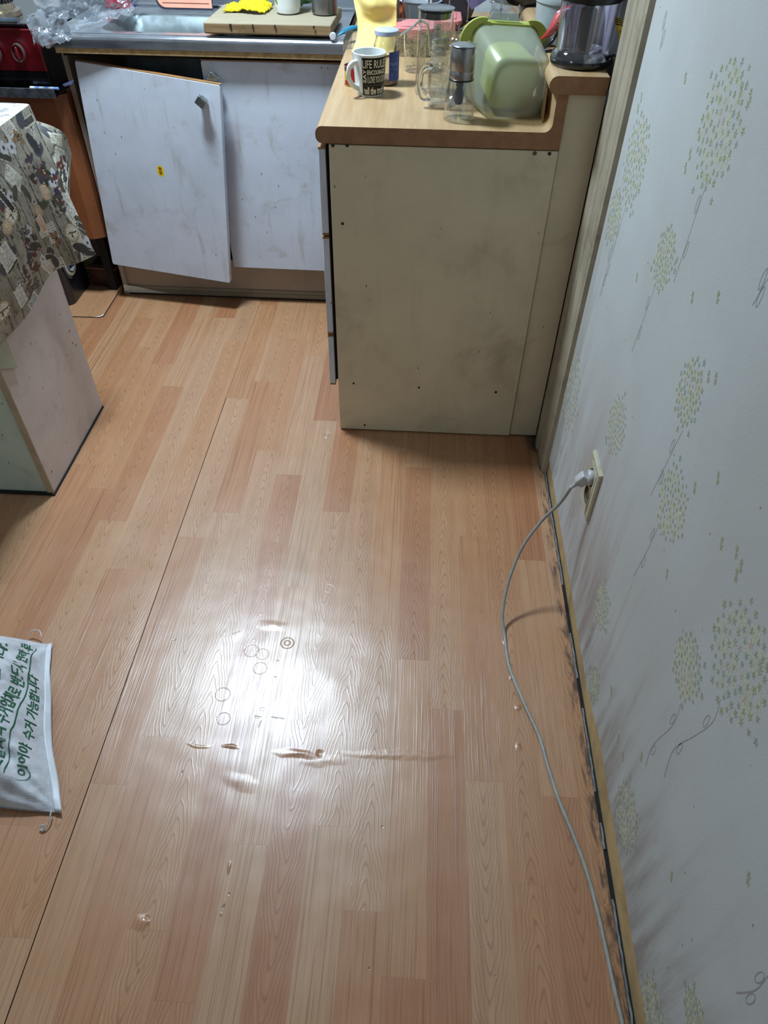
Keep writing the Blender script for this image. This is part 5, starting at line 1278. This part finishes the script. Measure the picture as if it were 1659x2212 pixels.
MB().prism([(-.645, 2.397), (-.276, 2.400), (-.270, 2.655), (-.64, 2.655)], 'z', .8745, .9025).build('slab', oldwood(), wb_, .004, 3)
M_burn = pbr('burnt_mark', (40, 28, 20), .8)
for px, dx in ((594, .0022), (678, .0025), (498, .003), (546, .002)):
    q = atY(px, 58, 2.3965); MB().box((q.x-dx, 2.3955, q.z-.005), (q.x+dx, 2.3968, .9005)).build('crack', M_burn, wb_)
ZB = .9028
sc3 = thing('scouring_cloth', 'bright yellow scouring cloth crumpled on the wooden cutting board', 'cloth', (-.55, 2.56, ZB))
def scy(u, v):
    x = -.612+.125*u; y = 2.520+.10*v+.01*sin(u*6)
    h = .004+.030*max(0, sin(pi*min(1, max(0, (u-.25)/.75))))**1.2*(.35+.65*v)+.008*abs(noise.noise(Vector((u*5, v*4, 1))))
    if v < .08: h = h*.75+.0
    return (x+.010*v*(1 if u > .5 else -.3), y, ZB+h)
m = crumple(scy, 70, 50, .004, 90, 4); m.v = [(a, b, max(c, ZB+.001)) for a, b, c in m.v]
m.build('cloth', pbr('scourer_yellow', (226, 206, 10), .8, var=.15, vs=300, bump=.003, bs=500), sc3, norm=False, thick=.004)
wm = thing('leaf_mug', 'white mug with green leaf print standing on the wooden cutting board', 'mug', (-.42, 2.545, ZB))
w0 = (-.4205, 2.546, ZB)
MB().lathe([(.0001, .002), (.030, .001), (.035, .004), (.0385, .02), (.040, .10), (.0385, .101), (.037, .099), (.0355, .02), (.0001, .008)], w0, 48).build('body', M_ceram, wm)
lf = MB()
for a, z, r, t_ in ((212, .048, .010, .5), (220, .034, .009, -.6), (206, .064, .010, 1.0), (226, .075, .009, .2)):
    P = []
    for k in range(12):
        q = 2*pi*k/12; du = r*cos(q)*cos(t_)-r*.5*sin(q)*sin(t_); dz = r*cos(q)*sin(t_)+r*.5*sin(q)*cos(t_)
        th = radians(a)+du/.039; P.append((w0[0]+.0403*cos(th), w0[1]+.0403*sin(th), ZB+z+dz))
    lf.add(P, [tuple(range(12))])
lf.build('leaf_print', pbr('leaf_green', (104, 122, 74), .4, var=.2), wm, norm=False)
gb = thing('green_bag', 'light green plastic bag bundled behind the leaf mug', 'bag', (-.40, 2.61, ZB))
crumple(lambda u, v: (-.395+.082*cos(2*pi*u)*sin(pi*(.03+.94*v)), 2.615+.022*sin(2*pi*u)*sin(pi*(.03+.94*v)), .962-.056*cos(pi*(.03+.94*v))), 60, 36, .012, 45, 6).build('bag', pbr('green_film', (120, 176, 130), .35, var=.25, vs=60), gb, norm=False)
sk2 = thing('steel_canister', 'brushed steel canister standing at the right end of the wooden cutting board', 'canister', (-.305, 2.545, ZB))
MB().lathe([(.0001, .001), (.036, .001), (.0385, .003), (.0385, .115), (.037, .117), (.0001, .117)], (-.3095, 2.548, ZB), 52).build('body', M_steelv, sk2)
cp_ = thing('bottle_cap', 'small clear bottle cap with speckled print lying at the front edge of the sink', 'cap', (-.283, 2.418, .8735))
m = MB().lathe([(.0001, 0), (.0085, 0), (.0095, .0015), (.0095, .010), (.0085, .012), (.0001, .012)], (0, 0, 0), 26)
m.v = [(-.2715+a, 2.3935+.0-c_*0+c_*.9, .8765+b+.004*0) for a, b, c_ in m.v]; m.build('cap', pbr('white_speckled', (200, 208, 216), .3, var=.2, specks=.5), cp_)
th_ = thing('teal_peeler', 'teal plastic scoop lying at the right end of the sink', 'utensil', (-.235, 2.45, .87))
MB().tube([(-.262, 2.428, .872), (-.245, 2.440, .879), (-.222, 2.462, .884), (-.19, 2.490, .880)], [.002, .009, .013, .010], 14, 6, flat=.6).build('handle', pbr('teal_plastic', (20, 110, 140), .4, var=.1), th_)
# peach cutting board at the back
pc_ = thing('peach_board', 'peach plastic cutting board with dark rim leaning behind the left basin', 'board', (-.78, 2.72, .875))
def leanb(x, s_, d): return (x, 2.705+s_*.25+d*1.0, .8755+s_*.97-d*.25)
for nm, x0_, x1_, s0_, d0_, d1_, mt in (('rim', -.872, -.692, .0, .0, .006, pbr('dark_rim', (46, 48, 62), .4)), ('panel', -.867, -.694, .0055, -.0014, .0, pbr('peach_plastic', (226, 160, 136), .45, var=.05, dirt=.25, dirtcol=(190, 120, 100)))):
    P = [(x0_, .25), (x1_, .25), (x1_+.003, s0_)]+[(x0_+.028-.028*sin(a), s0_+.028-.028*cos(a)) for a in [pi/2*i/8 for i in range(9)]]
    m = MB(); n_ = len(P); m.v = [leanb(x, s_, d0_) for x, s_ in P]+[leanb(x, s_, d1_) for x, s_ in P]
    m.f = [tuple(range(n_)), tuple(range(2*n_-1, n_-1, -1))]+[(i, i+n_, (i+1) % n_+n_, (i+1) % n_) for i in range(n_)]; m.build(nm, mt, pc_)
MB().box((-.85, 2.7065, .8935), (-.70, 2.7078, .8945)).build('groove', pbr('peach_groove', (190, 120, 100), .5), pc_)
rb = thing('red_packet', 'red glossy food packet with round emblem standing behind the left basin', 'packet', (-1.0, 2.70, .875))
crumple(lambda u, v: (-1.038+.093*u-.010*v, 2.695+.08*v-.012*sin(pi*u), .876+.16*v), 34, 40, .008, 35, 11).build('film', pbr('red_film', (156, 30, 44), .22, var=.5, vs=30, dirt=.6, dirtcol=(200, 130, 130), coat=.5), rb, norm=False, thick=.002)
for z, r in ((.917, .0085), (.900, .006)):
    m = MB(); m.add([(-.982+r*cos(2*pi*k/20), 2.680+(z-.876)*.5, z+r*sin(2*pi*k/20)) for k in range(20)], [tuple(range(20))]); m.build('emblem', pbr('emblem_grey', (160, 170, 190), .4), rb, thick=.001, norm=False)
MB().box((-.950, 2.70, .878), (-.938, 2.705, .98)).build('navy_strip', pbr('navy', (40, 44, 110), .4), rb)
# crumpled clear and foil film at the left end of the sink
M_film = clear('crumpled_clear_film', (206, 214, 220), .18, .7, rough=.2, haze=.42, hazecol=(176, 184, 192), wob=.004)
ff = thing('plastic_wrap', 'crumpled clear plastic wrapping spread over the left end of the sink', 'wrapper', (-1.05, 2.55, .87))
crumple(lambda u, v: (-1.090+.19*u*.9+.02*v, 2.36+.30*u+.02*v+.0, .874+.012+.050*v*(1-.55*u)), 60, 26, .016, 20, 1).build('film', M_film, ff, norm=False)
crumple(lambda u, v: (-1.120+.10*u, 2.38+.24*u, .900+.070*v), 50, 24, .018, 18, 2).build('film', M_film, ff, norm=False)
crumple(lambda u, v: (-1.145+.10*v, 2.335+.02*u+.05*v, .845+.075*u), 22, 22, .016, 36, 7).build('film', M_film, ff, norm=False)
crumple(lambda u, v: (-1.040+.11*u, 2.42+.22*u+.05*v, .872+.012*v), 50, 14, .010, 40, 8).build('film', M_film, ff, norm=False)
fb_ = thing('foil_clump', 'white foil clump stuck on the left front corner of the sink', 'foil', (-1.1, 2.39, .86))
crumple(lambda u, v: (-1.112+.026*cos(2*pi*u)*sin(pi*(.05+.9*v)), 2.385+.014*sin(2*pi*u)*sin(pi*(.05+.9*v)), .852-.017*cos(pi*(.05+.9*v))), 26, 18, .009, 60, 12).build('foil', pbr('white_foil', (214, 220, 226), .25, .35, var=.25, vs=90), fb_, norm=False)
